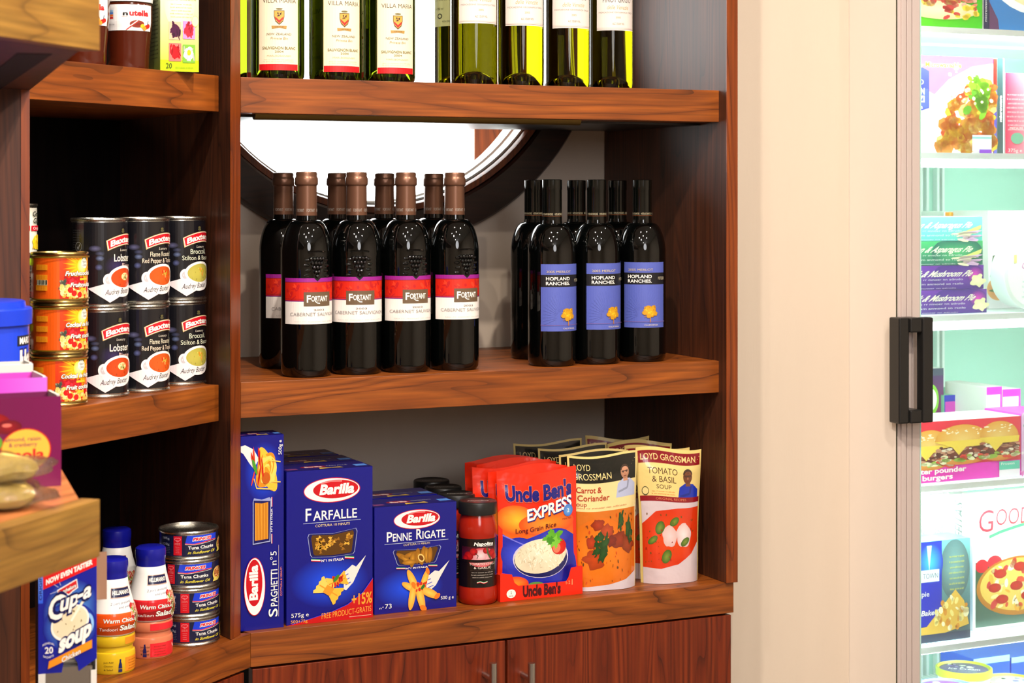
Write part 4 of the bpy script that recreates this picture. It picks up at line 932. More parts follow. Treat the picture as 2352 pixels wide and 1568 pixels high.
def rice(a):
    a.rect(0, 0, 100, 100, (226, 42, 14)); a.rect(5, 40, 95, 60, (240, 120, 20), top=(230, 60, 16)); a.ell(22, 62, 24, 12, (250, 190, 50), (234, 90, 20)); a.ell(60, 58, 36, 10, (246, 150, 40), (232, 76, 18))
    a.poly([(5, 6), (95, 6), (95, 46), (84, 51), (60, 52), (40, 48), (20, 44), (5, 50)], (28, 40, 170)); a.ell(25, 34, 22, 14, (60, 80, 226), (28, 40, 170)); a.ell(84, 20, 14, 18, (14, 20, 110), (28, 40, 170)); a.ell(70, 46, 20, 7, (70, 80, 200), (28, 40, 170)); a.line([(5, 49), (30, 42), (38, 39)], 1.6, (120, 120, 230), .6)
    a.ell(20, 10, 16, 6, (236, 150, 40), (226, 60, 30)); a.ell(45, 8, 10, 3, (90, 150, 70))
    a.ell(52, 30, 35, 16, (206, 200, 226)); a.ell(52, 29, 33.5, 14.5, (20, 24, 90)); a.ell(52, 32, 33, 14, (226, 216, 186), n=40, rot=5); a.ell(50, 36, 24, 10, (244, 236, 210), (228, 218, 188))
    rn = random.Random(3)
    for i in range(210):
        x = rn.uniform(22, 82); y = rn.uniform(20, 45)
        if ((x-52)/31)**2+((y-32)/12.5)**2 > 1: continue
        a.ell(x, y, 2.0, .42, [(252, 246, 226), (206, 194, 160), (236, 226, 196)][i % 3], rot=rn.uniform(0, 180), n=6); a.L -= 1
    a.up(); a.ell(75, 38, 9.5, 6.5, (224, 40, 20), (196, 16, 14)); a.ell(72, 37, 5, 4, (250, 120, 90)); a.ell(67, 46, 11, 5.5, (90, 170, 40), wob=.5, seed=5, n=36); a.ell(70, 42, 6, 4.6, (120, 196, 60), wob=.5, seed=8, n=30); a.ell(64, 44, 5, 3, (60, 140, 30), wob=.4, seed=9)
    a.text("Uncle Ben's", 51, 78, 84, 11.5, (22, 26, 120), .05, out=(236, 110, 70), ow=.03, tilt=.01)
    a.text('EXPRESS', 64.5, 64.5, 58, 9, (22, 26, 120), .05, tilt=.13, slant=.0); a.text('EXPRESS', 64, 65.2, 58, 9, WHITE, .03, tilt=.13)
    a.text('Long Grain Rice', 46, 53, 52, 3.6, (90, 14, 20), .012, tilt=.07); a.ell(88, 66, 6.5, 4.8, (110, 170, 226), (50, 110, 200)); a.text('2', 88, 64.4, 3, 3, WHITE); a.text('MINUTES', 86, 59, 12, 1.3, (90, 14, 20))
def person_print(a, x, y, s_, shirt, skin=(196, 140, 110)):   # a small printed photograph of a man: head, glasses, shirt
    K_ = .56*s_
    a.poly([(x-16*s_, y-24*K_), (x+18*s_, y-24*K_), (x+18*s_, y-7*K_), (x+9*s_, y+1*K_), (x-4*s_, y+2*K_), (x-13*s_, y-4*K_)], shirt); a.line([(x-12*s_, y-16*K_), (x+4*s_, y-12*K_), (x+6*s_, y-1*K_)], 3*s_, tuple(int(q*.8) for q in shirt), .56)
    a.poly([(x-3*s_, y-2*K_), (x+5*s_, y-2*K_), (x+4*s_, y+5*K_), (x-3*s_, y+5*K_)], skin)
    a.ell(x, y+11*K_, 7.2*s_, 9.4*K_, skin, tuple(int(q*.85) for q in skin)); a.ell(x, y+14*K_, 7.4*s_, 7.6*K_, (60, 44, 36), a0=0, a1=180); a.ell(x+.5*s_, y+14*K_, 5.6*s_, 4.4*K_, skin, a0=0, a1=180)
    a.line([(x-5.4*s_, y+12*K_), (x+5.4*s_, y+12.4*K_)], .9*s_, (40, 30, 30), .6); a.ell(x-2.8*s_, y+11.6*K_, 1.7*s_, 1.5*K_, (80, 56, 50)); a.ell(x+2.8*s_, y+11.8*K_, 1.7*s_, 1.5*K_, (80, 56, 50)); a.ell(x+.2*s_, y+8.6*K_, .9*s_, 1.6*K_, (176, 120, 92)); a.line([(x-2.4*s_, y+5.2*K_), (x+2.4*s_, y+5.6*K_)], .8*s_, (120, 50, 44), .6)
def carrot(a):
    a.rect(0, 0, 100, 100, (222, 200, 130)); a.rect(2.5, 80, 97.5, 98.4, (18, 20, 16)); a.rect(2.5, 60, 97.5, 80, (232, 212, 150))
    a.text('LOYD', 19, 89.5, 22, 4.6, (226, 206, 140)); a.text('GROSSMAN', 32, 82.5, 54, 4.8, (226, 206, 140))
    person_print(a, 80, 80, .92, (176, 184, 216))
    a.text('Carrot &', 26, 73, 36, 4.2, (170, 40, 20), .01, slant=.1); a.text('Coriander', 32, 67, 46, 4.2, (170, 40, 20), .01, slant=.1); a.text('Soup', 12, 63, 18, 3, (170, 40, 20), slant=.1); a.lines(45, 61.2, 80, 1, 2, 1.1, (190, 90, 60))
    a.rect(3, 0, 97, 60, (214, 106, 14), top=(206, 110, 24)); a.ell(40, 30, 44, 24, (236, 130, 20), (216, 108, 14)); a.rect(2, 59, 98, 60.4, (232, 212, 150))
    for x, y, rx, ry, c in [(36, 49, 10, 4, (170, 52, 16)), (50, 44, 10, 5, (190, 70, 30)), (70, 36, 16, 6, (150, 50, 20)), (30, 23, 15, 7, (196, 70, 16)), (26, 36, 7, 5, (190, 60, 20)), (84, 32, 10, 6, (160, 60, 20)), (56, 36, 8, 4, (130, 40, 24))]: a.ell(x, y, rx, ry, c, tuple(int(q*.8) for q in c), wob=.25, seed=int(x), n=22)
    for x, y, s_ in ((36, 38, 1), (46, 34, 1.1), (34, 30, .9), (42, 27, 1), (72, 50, .9), (84, 44, 1), (88, 39, .8)): a.ell(x, y, 8*s_, 4.4*s_, (40, 84, 36), (26, 64, 26), wob=.45, seed=int(x+y), n=30, rot=x)
    a.specks(6, 6, 92, 56, 50, 1.2, [(130, 60, 14), (96, 60, 20), (200, 70, 20)], 5, .7)
    a.poly([(3, 0), (97, 0), (97, 12), (78, 7), (50, 4), (3, 2.6)], (206, 196, 206))
def tomato(a):
    a.rect(0, 0, 100, 100, (224, 198, 120)); a.rect(2.5, 88.5, 97.5, 97.5, (130, 14, 26)); a.text('LOYD GROSSMAN', 48, 90.8, 84, 4.4, (226, 196, 130), .01)
    a.rect(2.5, 64, 97.5, 88.5, (228, 202, 128)); a.text('TOMATO', 38, 80.6, 46, 4.6, (70, 40, 24)); a.text('& BASIL', 40, 74.6, 38, 4.4, (70, 40, 24)); a.text('SOUP', 39, 69.8, 24, 3, (70, 40, 24)); a.lines(38, 67.4, 40, 2, 1.8, 1, (206, 110, 40))
    person_print(a, 77, 74, 1.0, (26, 50, 170), (120, 70, 46)); a.ell(10, 68, 5, 3.2, (60, 60, 40)); a.ell(10, 68, 4.2, 2.6, (226, 206, 140))
    a.rect(2, 60.5, 98, 64.4, (136, 16, 28)); a.text('ORIGINAL RECIPES', 50, 61.7, 50, 1.7, (206, 120, 80)); a.rect(3, 0, 97, 60.5, (206, 190, 196))
    a.poly([(3, 12), (30, 11), (60, 14), (84, 22), (97, 30), (97, 57), (60, 56), (24, 53), (3, 44)], (206, 52, 14)); a.ell(50, 34, 40, 19, (222, 76, 20), (206, 52, 14))
    a.ell(46, 35, 12, 8, (232, 206, 206), (214, 180, 176), wob=.1); a.ell(70, 36, 13, 9, (240, 222, 222), (214, 184, 184), wob=.1)
    for x, y, rx, ry in ((30, 41, 8, 4.6), (18, 32, 8, 2.6), (54, 46, 8, 3), (72, 31, 8, 2.8), (40, 20, 9, 4.6)): a.ell(x, y, rx, ry, (120, 140, 50), (60, 96, 30), rot=15)
    a.specks(6, 14, 92, 54, 30, 1, [(150, 30, 10), (110, 70, 20)], 4, .7)
# shelf-ready tray of rice pouches
trp, trw, trY = span(1149, 1338, 1383, ZB)
tray = thing('display_tray', 'low red-orange cardboard tray holding the rice pouches, cut away at the front', 'tray', (trp[0], trp[1], ZB+.0002), aA)
TD = .135; th_ = .0012; W = trw
b = MB(); b.box(th_, th_, 0, W-th_, TD-th_, th_); b.build('tray_floor', M_or, tray)
fp = [(0, 0), (1, 0), (1, .0415), (.985, .043), (.86, .041), (.83, .027), (.80, .0215), (.22, .0215), (.17, .027), (.14, .0395), (.012, .043), (0, .041)]
b = MB(); n_ = len(fp)
for yy in (0, th_): b.v += [(x*W, yy, z) for x, z in fp]
for i, j, k in tessellate_polygon([[Vector((p[0]*W, p[1], 0)) for p in fp]]): b.face([i, j, k]); b.face([n_+k, n_+j, n_+i])
for i in range(n_): b.face([i, n_+i, n_+(i+1) % n_, (i+1) % n_])
b.build('front_wall', M_or, tray)
for x0 in (0, W-th_): MB().prism([(x0, th_), (x0+th_, th_), (x0+th_, TD), (x0, TD)], 0, .04).build('side_wall', M_or, tray)
MB().box(th_, TD-th_, 0, W-th_, TD, .04).build('rear_wall', M_or, tray)
a = Art(); a.text("Uncle Ben's", .50*W, .0050, .46*W, .0150, (70, 10, 22), .05); a.ell(.13*W, .011, .055*W, .0065, WHITE); a.text('2', .13*W, .0105, .012*W, .004, BLACK, .02); a.text('MINUTES', .13*W, .0065, .05*W, .002, BLACK); a.text('1-2', .82*W, .017, .05*W, .005, (246, 180, 120)); a.poly([(.865*W, .0155), (.875*W, .0155), (.873*W, .024), (.867*W, .024)], (246, 180, 120))
a.build('tray_print', lambda u, v, l: (u, -.0001-l, v), P_mat, tray)
FT = Frame(trp, aA)
RW, RH = .128, .186
rs = [(.53, .022, 0, .0, 'red rice pouch standing at the front of the cardboard tray'), (.50, .045, -.02, .01, 'second red rice pouch in the tray, right behind the front one'),
      (.47, .066, .03, .02, 'third red rice pouch in the tray, its blue lettering part hidden'), (.50, .088, -.05, .0, 'fourth red rice pouch from the front of the tray'), (.44, .112, .02, .03, 'rearmost red rice pouch in the tray, tallest at the left')]
for i, (f_, d_, r_, tl, lab) in enumerate(rs):
    w_ = FT.w(f_*W+(-.012 if i == 2 else 0), d_)
    pouch('rice_pouch', lab, 'pouch', RW*(1 if i else 1.0), RH*(1.0+.012*i if i < 4 else 1.04), .011, M_or, rice, (w_[0], w_[1], ZB+.0022), aA-.12+r_, tilt=-.03-tl, group='red rice pouches in the tray', top=.05, taper=-.02, seed=i)
def spot_(px, py, z=ZB): Y = Yat(py, z); return (X(px, Y), Y)
M_dk = mat('dark_pouch_film', (30, 28, 22), .3); M_mar = mat('maroon_pouch_film', (120, 20, 30), .3)
c0 = spot_(1386, 1349)
for i, (k_, lab) in enumerate([(0, 'carrot and coriander soup pouch with a black header, front of its file'), (.034, 'black-headed soup pouch directly behind the front carrot one'), (.078, 'third black-headed soup pouch, its top edge showing left of the front one'), (.122, 'rearmost black-headed soup pouch in the shadow')]):
    w_ = add(c0, nA, k_); w_ = add(w_, eA, [0, .002, -.012, -.034][i])
    pouch('soup_pouch', lab, 'pouch', .118, .206+[0, .0, .003, .006][i], .019 if i == 0 else .014, M_cream, carrot, (w_[0], w_[1]+.0, ZB+.0002), aA-.08, tilt=-.02, group='carrot soup pouches', top=.03, taper=.10, wav=.7, seed=20+i)
c0 = spot_(1537, 1334)
for i, (k_, lab) in enumerate([(0, 'tomato and basil soup pouch with a maroon header, front of its file at the right'), (.036, 'maroon-headed soup pouch directly behind the front tomato one'), (.080, 'third maroon-headed soup pouch, shaded and leaning'), (.124, 'rearmost maroon-headed soup pouch in the shadow')]):
    w_ = add(c0, nA, k_); w_ = add(w_, eA, [0, .0, -.008, -.024][i])
    pouch('soup_pouch', lab, 'pouch', .108, .208+[0, -.002, .001, .004][i], .019 if i == 0 else .014, M_cream, tomato, (w_[0], w_[1], ZB+.0002), aA-.22, tilt=-.02, group='tomato soup pouches', top=.04, taper=.14, wav=.7, seed=34+i)

# ------------------------------------------------------------------ top left shelf: spread jars and a tea carton
def spread(a):
    a.rect(-75, 0, 75, 100, (240, 240, 240)); a.rect(-68, 40, -26, 88, (226, 226, 226)); 
    for k, c_ in enumerate(((200, 30, 30), (220, 110, 40), (70, 120, 200), (150, 190, 230))): a.rect(-66, 44+k*9, -28, 52+k*9, c_)
    a.lines(-47, 78, 34, 2, 5, 2.4, (110, 110, 110)); a.text('REFRIGERATE', -46, 20, 42, 4, (120, 120, 120))
    a.text('n', 2, 58, 12, 15, (20, 20, 20), .04); a.text('utella', 36, 58, 50, 20, (206, 20, 30), .04); a.text('FERRERO', 2, 51, 16, 3, (120, 20, 20))
    a.ell(30, 26, 18, 14, (110, 30, 20), (140, 50, 30)); a.line([(4, 2), (20, 22), (32, 36)], 3.5, (190, 40, 30), .7); a.line([(14, 18), (30, 38)], 3, WHITE, .7)
    for x, y, c_ in ((44, 18, (240, 190, 40)), (56, 16, (200, 30, 20)), (62, 20, (190, 30, 20)), (50, 10, (236, 150, 40))): a.ell(x, y, 6, 8, c_)
    a.line([(58, 24), (60, 40)], 2, (60, 90, 110), .7); a.lines(44, 4, 44, 1, 3, 2, (150, 150, 150))
JSH = .104
ns = thing('spread_jar', 'x', 'jar', group='chocolate spread jars')
pr = [(.020, .001), (.0262, 0), (.0275, .004), (.0278, .02), (.0308, .055), (.0318, .062), (.0318, .086), (.0300, .089)]
MB().lathe(pr, 48, ex=1.0).build('glass_jar', M_choc, ns)
MB().lathe([(.0303, .0892), (.0322, .0895), (.0326, .094), (.0326, .1035), (.0312, .105), (.004, .105)], 48).build('lid', M_white, ns)
a = Art(); spread(a); a.build('label', turned(pr, .034, .0512, .0004), P_paper, ns, du=6, dv=12)
ns.location = base_of(294, 2.425, ZT+.0002); ns.rotation_euler.z = rface(294, -8); ns['label'] = 'chocolate spread jar with a full white label, beside the yellow-green tea carton'
dup(ns, base_of(194, 2.345, ZT+.0002), rface(194, -12), 'chocolate spread jar mostly cut off by the near shelf edge')
def tea(a):
    a.rect(0, 0, 100, 100, (176, 206, 30), top=(238, 240, 220)); a.ell(50, 62, 40, 26, (240, 244, 226), (226, 234, 180)); a.rect(0, 0, 100, 10, (176, 206, 20)); a.rect(0, 84, 100, 100, (206, 166, 50)); a.rect(6, 79, 100, 86, (30, 26, 22))
    a.text('INFUSIONS', 54, 81, 56, 3, (236, 226, 190)); a.text('Refreshing & Revitalising', 52, 74, 76, 2.8, (150, 160, 110), slant=.3)
    a.text('SELECTION', 56, 66.5, 78, 5, (60, 64, 40)); a.text('HERBAL & FRUIT FLAVOUR INFUSIONS', 54, 63, 78, 1.6, (110, 120, 60)); a.lines(54, 59, 60, 5, 2.8, 1.5, (150, 156, 110))
    for x, y, c_, d_ in ((38, 36, (70, 20, 60), (230, 180, 150)), (74, 37, (206, 40, 60), (230, 140, 200)), (38, 17, (210, 20, 30), (240, 120, 110)), (74, 16, (250, 250, 240), (120, 180, 60))):
        a.rect(x-16, y-8, x+16, y+8, d_); a.ell(x, y, 12, 6, c_, wob=.25, seed=int(x+y)); a.specks(x-13, y-6, x+13, y+6, 10, 3.4, [c_, tuple(int(q*.7) for q in c_)], int(y), .5)
    a.ell(74, 17, 5, 2.6, (240, 190, 30)); a.ell(90, 45, 9, 5, (190, 206, 130)); a.ell(90, 45, 8, 4.4, (226, 232, 180)); a.text('20', 22, 2.6, 15, 4.6, (60, 70, 20)); a.lines(62, 3, 50, 1, 2, 1.3, (130, 150, 20))
tp = (X(368, 2.425), 2.425); tq = isect(456.5, tp, eA); tw = math.hypot(tq[0]-tp[0], tq[1]-tp[1])
te = carton('tea_carton', 'yellow-green herbal tea carton with fruit pictures, beside the upright on the top left shelf', 'tea box', tw, .150, .07, mat('pale_green_carton', (176, 196, 130), .4), (tp[0], tp[1], ZT+.0002), group=None)
a = Art(); tea(a); a.build('front_print', flat(tw, .150, -.0001), P_can, te)
a = Art(); a.rect(0, 0, 100, 100, (150, 180, 60), top=(196, 206, 180)); a.lines(58, 66, 60, 16, 3.6, 1.5, (50, 60, 30)); a.build('side_print', left_face(.07, .150, -.0001), P_can, te)

# ------------------------------------------------------------------ near unit at the left
bt = thing('drink_tub', 'blue drinking chocolate tub with blue lid standing on the near shelf', 'tub', base_of(-57, 2.0, ZM+.0002), rface(-57, 38))
MB().lathe([(.050, 0), (.0555, .002), (.0565, .128)], 56).build('tub_body', M_tub, bt)
MB().lathe([(.058, .120), (.0602, .1205), (.0606, .137), (.0592, .1385), (.054, .139), (.053, .145), (.050, .1462), (.004, .1462)], 56).build('lid', M_tub, bt)
a = Art(); a.rect(-90, 0, 90, 100, (24, 66, 220)); a.rect(-40, 0, 8, 24, (140, 20, 30)); a.text('Hot', 34, 62, 34, 15, WHITE, .06, out=(16, 26, 110), ow=.08, tilt=.02); a.text('Nut', 34, 44, 34, 15, WHITE, .06, out=(16, 26, 110), ow=.08, tilt=.02); a.rect(12, 82, 44, 92, (30, 34, 50)); a.text('MARS', 28, 84, 24, 6, WHITE, .03)
a.lines(14, 38, 40, 9, 4.2, 2.0, (206, 220, 250)); a.t = [q for q in a.t]
a.build('label', turned([(.0555, .002), (.0565, .128)], .112, .006, .0006), P_can, bt, du=6)
def openbox(name, label, px, yt, Y, W_, D_, inner, outer, rz, art=None):
    H_ = (CZ-(yt-HY)*Y/F)-ZM; e_ = unit(rz); pr_ = (X(px, Y), Y); p0 = add(pr_, e_, -W_)
    t = thing(name, label, 'carton', (p0[0], p0[1], ZM+.0002), rz); th = .0012
    MB().box(th, th, 0, W_-th, D_-th, .0015).build('carton_floor', outer, t)
    MB().box(0, 0, 0, W_, th, H_-.0002).build('front_panel', outer, t, bevel=.0004); MB().box(0, D_-th, 0, W_, D_, H_-.0002).build('rear_panel', inner, t)
    MB().box(W_-th, th, 0, W_, D_-th, H_-.0002).build('side_panel', outer, t); MB().box(0, th, 0, th, D_-th, H_-.0002).build('side_panel', outer, t)
    MB().box(W_-.0035, th, H_-.02, W_-th-.0001, D_-th, H_+.001).build('turned_flap', M_carton, t, label='torn white inner edge')
    if art: a = Art(); art(a); a.build('front_print', flat(W_, H_, -.0001), P_can, t)
    return t, H_
AW = math.atan2(.42, .90)
openbox('snack_carton', 'white open-topped snack carton, rearmost of the three by the tub', 76, 835, 1.845, .17, .035, M_carton, M_carton, AW)
openbox('snack_carton', 'pink and violet open-topped snack carton between the white and the magenta ones', 108, 866, 1.755, .17, .06, M_pink, M_carton, AW, art=lambda a: a.rect(0, 0, 60, 100, (226, 150, 160), right=(226, 60, 210)).rect(60, 0, 100, 100, (226, 60, 210), right=(210, 110, 230)))
def granola(a):
    a.rect(0, 0, 100, 100, (88, 4, 56), right=(116, 8, 78)); a.ell(64, 72, 9, 12, (176, 20, 24), (130, 8, 20)); a.ell(72, 68, 7, 8, (150, 14, 24), (100, 6, 30)); a.ell(71, 70, 2.6, 2, (220, 110, 100))
    a.ell(81, 42, 13.6, 24, (196, 40, 30), n=40); a.ell(81, 42, 12.8, 22.6, (232, 186, 70), n=40)
    a.ell(63.5, 51, 5.2, 9.5, (120, 180, 60), (90, 150, 40)); a.text('24', 64, 47, 5.6, 8, (20, 60, 40), .02)
    a.text('almond, raisin', 79.5, 52, 19, 4.4, (140, 60, 90), .01); a.text('& cranberry', 79.5, 46, 15, 4.4, (140, 60, 90), .01); a.text('granola', 76, 31.5, 30, 11, (206, 40, 36), .03)
    a.text('chewy', 30, 40, 20, 12, WHITE, .02)
gb, gH = openbox('snack_carton', 'magenta granola bar carton with a yellow disc, front of the three', 140.5, 909, 1.648, .165, .045, M_purple, M_purple, AW, art=granola)
# cookies in crumpled clear film
def film_pack(label, px, Y, z, r, h, seed, rz):
    t = thing('cookie_pack', label, 'packet', (X(px, Y), Y, z), rz, 'film-wrapped pale flatbreads'); rn = random.Random(seed)
    for k in range(1):
        b = MB(); zz = .002; pr_ = [(.004, zz), (r*.74, zz), (r*.92, zz+h*.16), (r, zz+h*.38), (r*.95, zz+h*.62), (r*.78, zz+h*.80), (r*.4, zz+h*.88), (.004, zz+h*.86)]
        b.lathe(pr_, 28); b.v = [(x*(1+.03*math.sin(5*math.atan2(y, x)+seed+k)), y*(1+.04*math.sin(3*math.atan2(y, x)+seed)), z_+.0012*math.sin(x*160+k)) for x, y, z_ in b.v]
        b.build('flatbread', M_dough, t)
    b = MB(); NU, NV = 48, 14
    for j in range(NV+1):
        q = j/NV; pz = math.sin((q-.5)*PI)
        for i in range(NU):
            an = 2*PI*i/NU; cr = 1+.06*math.sin(an*7+seed+q*6)+.05*math.sin(an*13+q*9+seed)+.03*rn.uniform(-1, 1)
            rr_ = r*(1.10+(.45*max(0, math.cos(an-.15))**14))*max(.02, math.cos((q-.5)*PI)**.38)*cr
            b.v.append((rr_*math.cos(an), rr_*math.sin(an), max(.0004, h*.52+pz*h*(.56+.05*math.sin(an*5+seed))*(1-.45*max(0, math.cos(an-.15))**8))))
    for j in range(NV):
        for i in range(NU): b.face([j*NU+i, j*NU+(i+1) % NU, (j+1)*NU+(i+1) % NU, (j+1)*NU+i], 0, True)
    b.build('film', G_film, t, label='crumpled clear film')
    return t
G_film = bpy.data.materials.new('crinkled_film'); G_film.use_nodes = True
nt = G_film.node_tree; nt.nodes.remove(nt.nodes['Principled BSDF'])
t_ = nt.nodes.new('ShaderNodeBsdfTransparent'); t_.inputs[0].default_value = (.99, .985, .96, 1); g_ = nt.nodes.new('ShaderNodeBsdfGlossy'); g_.inputs['Roughness'].default_value = .12
nz = nt.nodes.new('ShaderNodeTexNoise'); nz.inputs['Scale'].default_value = 60; nz.inputs['Distortion'].default_value = 1.5; bu = nt.nodes.new('ShaderNodeBump'); bu.inputs['Strength'].default_value = .8; bu.inputs['Distance'].default_value = .006
nt.links.new(nz.outputs[0], bu.inputs['Height']); nt.links.new(bu.outputs[0], g_.inputs['Normal'])
lw = nt.nodes.new('ShaderNodeFresnel'); lw.inputs[0].default_value = 1.55; nt.links.new(bu.outputs[0], lw.inputs['Normal']); mx_ = nt.nodes.new('ShaderNodeMixShader')
mm_ = nt.nodes.new('ShaderNodeMath'); mm_.operation = 'MULTIPLY'; mm_.inputs[1].default_value = .85; nt.links.new(lw.outputs[0], mm_.inputs[0]); nt.links.new(mm_.outputs[0], mx_.inputs[0]); nt.links.new(t_.outputs[0], mx_.inputs[1]); nt.links.new(g_.outputs[0], mx_.inputs[2]); nt.links.new(mx_.outputs[0], nt.nodes['Material Output'].inputs[0])
film_pack('clear film pack of pale flatbreads lying on the near shelf, lower of the two', -20, 1.535, ZM+.0003, .037, .021, 3, -.25)
film_pack('clear film pack of pale flatbreads on top, its torn corner sticking up', -14, 1.545, ZM+.0205, .036, .021, 8, .5)

# packet soup carton on the lowest shelf of the near unit
def cupsoup(a):
    a.rect(0, 0, 100, 100, (10, 26, 150)); a.ell(58, 52, 50, 30, (96, 170, 250), (10, 26, 150)); a.ell(54, 40, 46, 22, (90, 160, 250), (10, 26, 150))
    a.rect(0, 62, 8, 96, (40, 90, 230), top=(110, 160, 250)); a.text('ORIGINAL', 6, 80, 30, 4.4, (14, 20, 90), .02, rot=90)
    a.poly([(8, 74), (100, 92.5), (100, 103), (8, 103)], (216, 16, 24)); a.text('NOW EVEN TASTIER', 53, 86.2, 80, 4.2, WHITE, .05, tilt=.20)
    a.poly([(32, 73), (66, 82), (68, 74), (58, 70.5), (52, 67.5), (46, 69.5), (34, 67)], WHITE); a.poly([(33.5, 72.3), (65, 80.8), (66.4, 74.6), (57.6, 71.5), (52, 68.8), (46, 70.6), (35, 68.2)], (206, 30, 36)); a.text('Batchelors', 50, 71.6, 29, 3.0, WHITE, .03, tilt=.22, out=(60, 10, 20), ow=.05)
    for p_ in (((20, 70), (32, 72)), ((27, 78), (34, 75.5)), ((36, 80), (38, 77))): a.line(p_, .7, (200, 210, 240), .6)
    a.poly([(24, 44), (84, 52), (76, 30), (66, 14), (40, 12), (34, 24)], (14, 28, 130)); a.ell(86, 42, 9, 9, (150, 200, 250), rot=20); a.ell(85, 42, 5.5, 6, (10, 26, 130), rot=20)
    a.ell(54, 43.5, 33, 15.5, (250, 246, 236), rot=8, n=44); a.ell(54, 44, 30, 13.6, (232, 214, 176), (238, 222, 190), rot=8, n=44); a.specks(30, 36, 74, 55, 14, 1.2, [(120, 110, 60)], 3, .6)
    a.line([(56, 45), (62, 50), (74, 60), (80, 64)], 4, (250, 240, 220), .5)
    a.text('C', 27, 48, 26, 20, WHITE, .03, slant=.4, out=(6, 10, 80), ow=.10); a.text('up', 52, 57, 32, 13, WHITE, .03, slant=.3, tilt=.2, out=(6, 10, 80), ow=.10); a.text('-a', 78, 64, 24, 13, WHITE, .03, slant=.3, tilt=.2, out=(6, 10, 80), ow=.10)
    a.text('soup', 62, 25, 56, 14, WHITE, .05, slant=.25, tilt=.26, out=(6, 10, 80), ow=.06)
    a.poly([(16, 4), (18, 11), (92, 27.5), (92, 20)], (226, 130, 20)); a.poly([(17, 4.6), (19, 10.4), (91, 26.6), (91, 20.4)], (240, 150, 30)); a.text('Chicken', 56, 12.4, 32, 4.4, WHITE, .02, tilt=.22, out=(120, 60, 20), ow=.04)
    a.text('20', 18, 18, 14, 5.4, WHITE, .02); a.text('INDIVIDUAL', 17, 24.4, 20, 1.8, WHITE, arc=1.6); a.text('SACHETS', 17, 15.2, 18, 1.8, WHITE, arc=-1.6)
cy_ = 1.90; cr_ = math.radians(18); cp0 = (X(88, cy_), cy_); cq = isect(222, cp0, unit(cr_)); cw = math.hypot(cq[0]-cp0[0], cq[1]-cp0[1])
zc0 = ZB-.0018; zlo = CZ-(1548-HY)*cy_/F; ztp = CZ-(1287-HY)*cy_/F
cs = thing('soup_packet_box', 'blue packet soup box with torn flaps, standing under the near shelf', 'carton', (cp0[0], cp0[1], zc0), cr_)
Hc = ztp-zc0; hl = zlo-zc0; b = MB(); D_ = .05; th = .0009
fpts = [(0, hl), (.40*cw, hl), (.43*cw, hl+.010), (.50*cw, hl+.017), (.60*cw, hl+.016), (.67*cw, hl+.009), (.69*cw, hl+.0), (cw, hl+.012), (cw, Hc), (0, Hc)]
n_ = len(fpts)
for yy in (0, th): b.v += [(x, yy, z) for x, z in fpts]
for i, j, k in tessellate_polygon([[Vector((p[0], p[1], 0)) for p in fpts]]): b.face([i, j, k]); b.face([n_+k, n_+j, n_+i])
for i in range(n_): b.face([i, n_+i, n_+(i+1) % n_, (i+1) % n_])
b.build('front_panel', M_bblue, cs)
MB().box(0, D_-th, 0, cw, D_, Hc).build('rear_panel', M_carton, cs)
MB().box(0, th, 0, th, D_-th, Hc).build('side_panel', mat('dark_print_board', (30, 34, 46), .5), cs)
MB().box(cw-th, th, 0, cw, D_-th, Hc-.03).build('side_panel', M_carton, cs)
MB().box(th, th, 0, cw-th, D_-th, .001).build('carton_floor', M_carton, cs)
MB().box(0, .0, 0, .12*cw, th, hl).build('lower_front', M_carton, cs); MB().box(cw-.1*cw, 0, 0, cw, th, hl).build('lower_front', M_carton, cs)
MB().prism([(cw+.0002, .004), (cw+.011, .0055), (cw+.011, .0063), (cw+.0002, .0048)], Hc-.046, Hc+.004).build('open_flap', M_card, cs, label='brown torn flap')
for k in range(5): MB().prism([(.1*cw, .004+k*.008), (cw*.93, .004+k*.008), (cw*.93, .009+k*.008), (.1*cw, .009+k*.008)], .002, hl+.004-.003*(k % 2)).build('sachet', M_carton if k % 2 else M_steel, cs)
a = Art(); cupsoup(a)
VH = .119
def cmap(u, v, l): return (u/100*cw, -.0001-l, zlo+v/100*(ztp-zlo)-zc0)
a.t = [tuple((min(100, max(0, p[0])), min(104, max(.5, p[1])), *p[2:]) for p in q[:3])+(q[3],) for q in a.t]
# leave the thumb notch free of ink
a2 = Art(); a2.L = a.L
keep = []
for q in a.t:
    c_x = sum(p[0] for p in q[:3])/3; c_y = sum(p[1] for p in q[:3])/3
    keep.append(q)
a.t = keep; a.t = [q for q in a.t if q[3] > 2]
a.build('front_print', cmap, P_can, cs)

# ------------------------------------------------------------------ display refrigerator at the right
FG = Frame(G0, aA)
gu = lambda px, d=0: FG.u(px, d)
FR = thing('display_refrigerator', 'tall glass-door display refrigerator with aluminium frame and bright interior', 'refrigerator', (*G0, 0), aA)
us = gu(2113.5, 0); UR = .80; DI = .58
st = MB()
st.box(.0015, .002, .08, us, .04, 2.25)
for i, (f0, f1) in enumerate(((.16, .36), (.40, .60), (.64, .97))): st.box(us*f0, -.0012, .08, us*f1, .0019, 2.25)
st.build('door_stile', M_alu, FR, bevel=.0006)
MB().box(-.0035, .004, .08, .0014, .05, 2.25).build('gasket', mat('olive_gasket', (70, 72, 50), .6), FR)
MB().box(us-.0008, -.0006, .08, us+.0016, .012, 2.25).build('glass_trim', mat('pale_cyan_trim', (190, 232, 226), .3), FR)
MB().box(us+.002, .018, .10, UR, .022, 2.2).build('glass_pane', G_pane, FR, label='clear glass door pane')
MB().box(0, .05, .02, .012, DI, 2.25).build('side_wall', M_ref, FR)
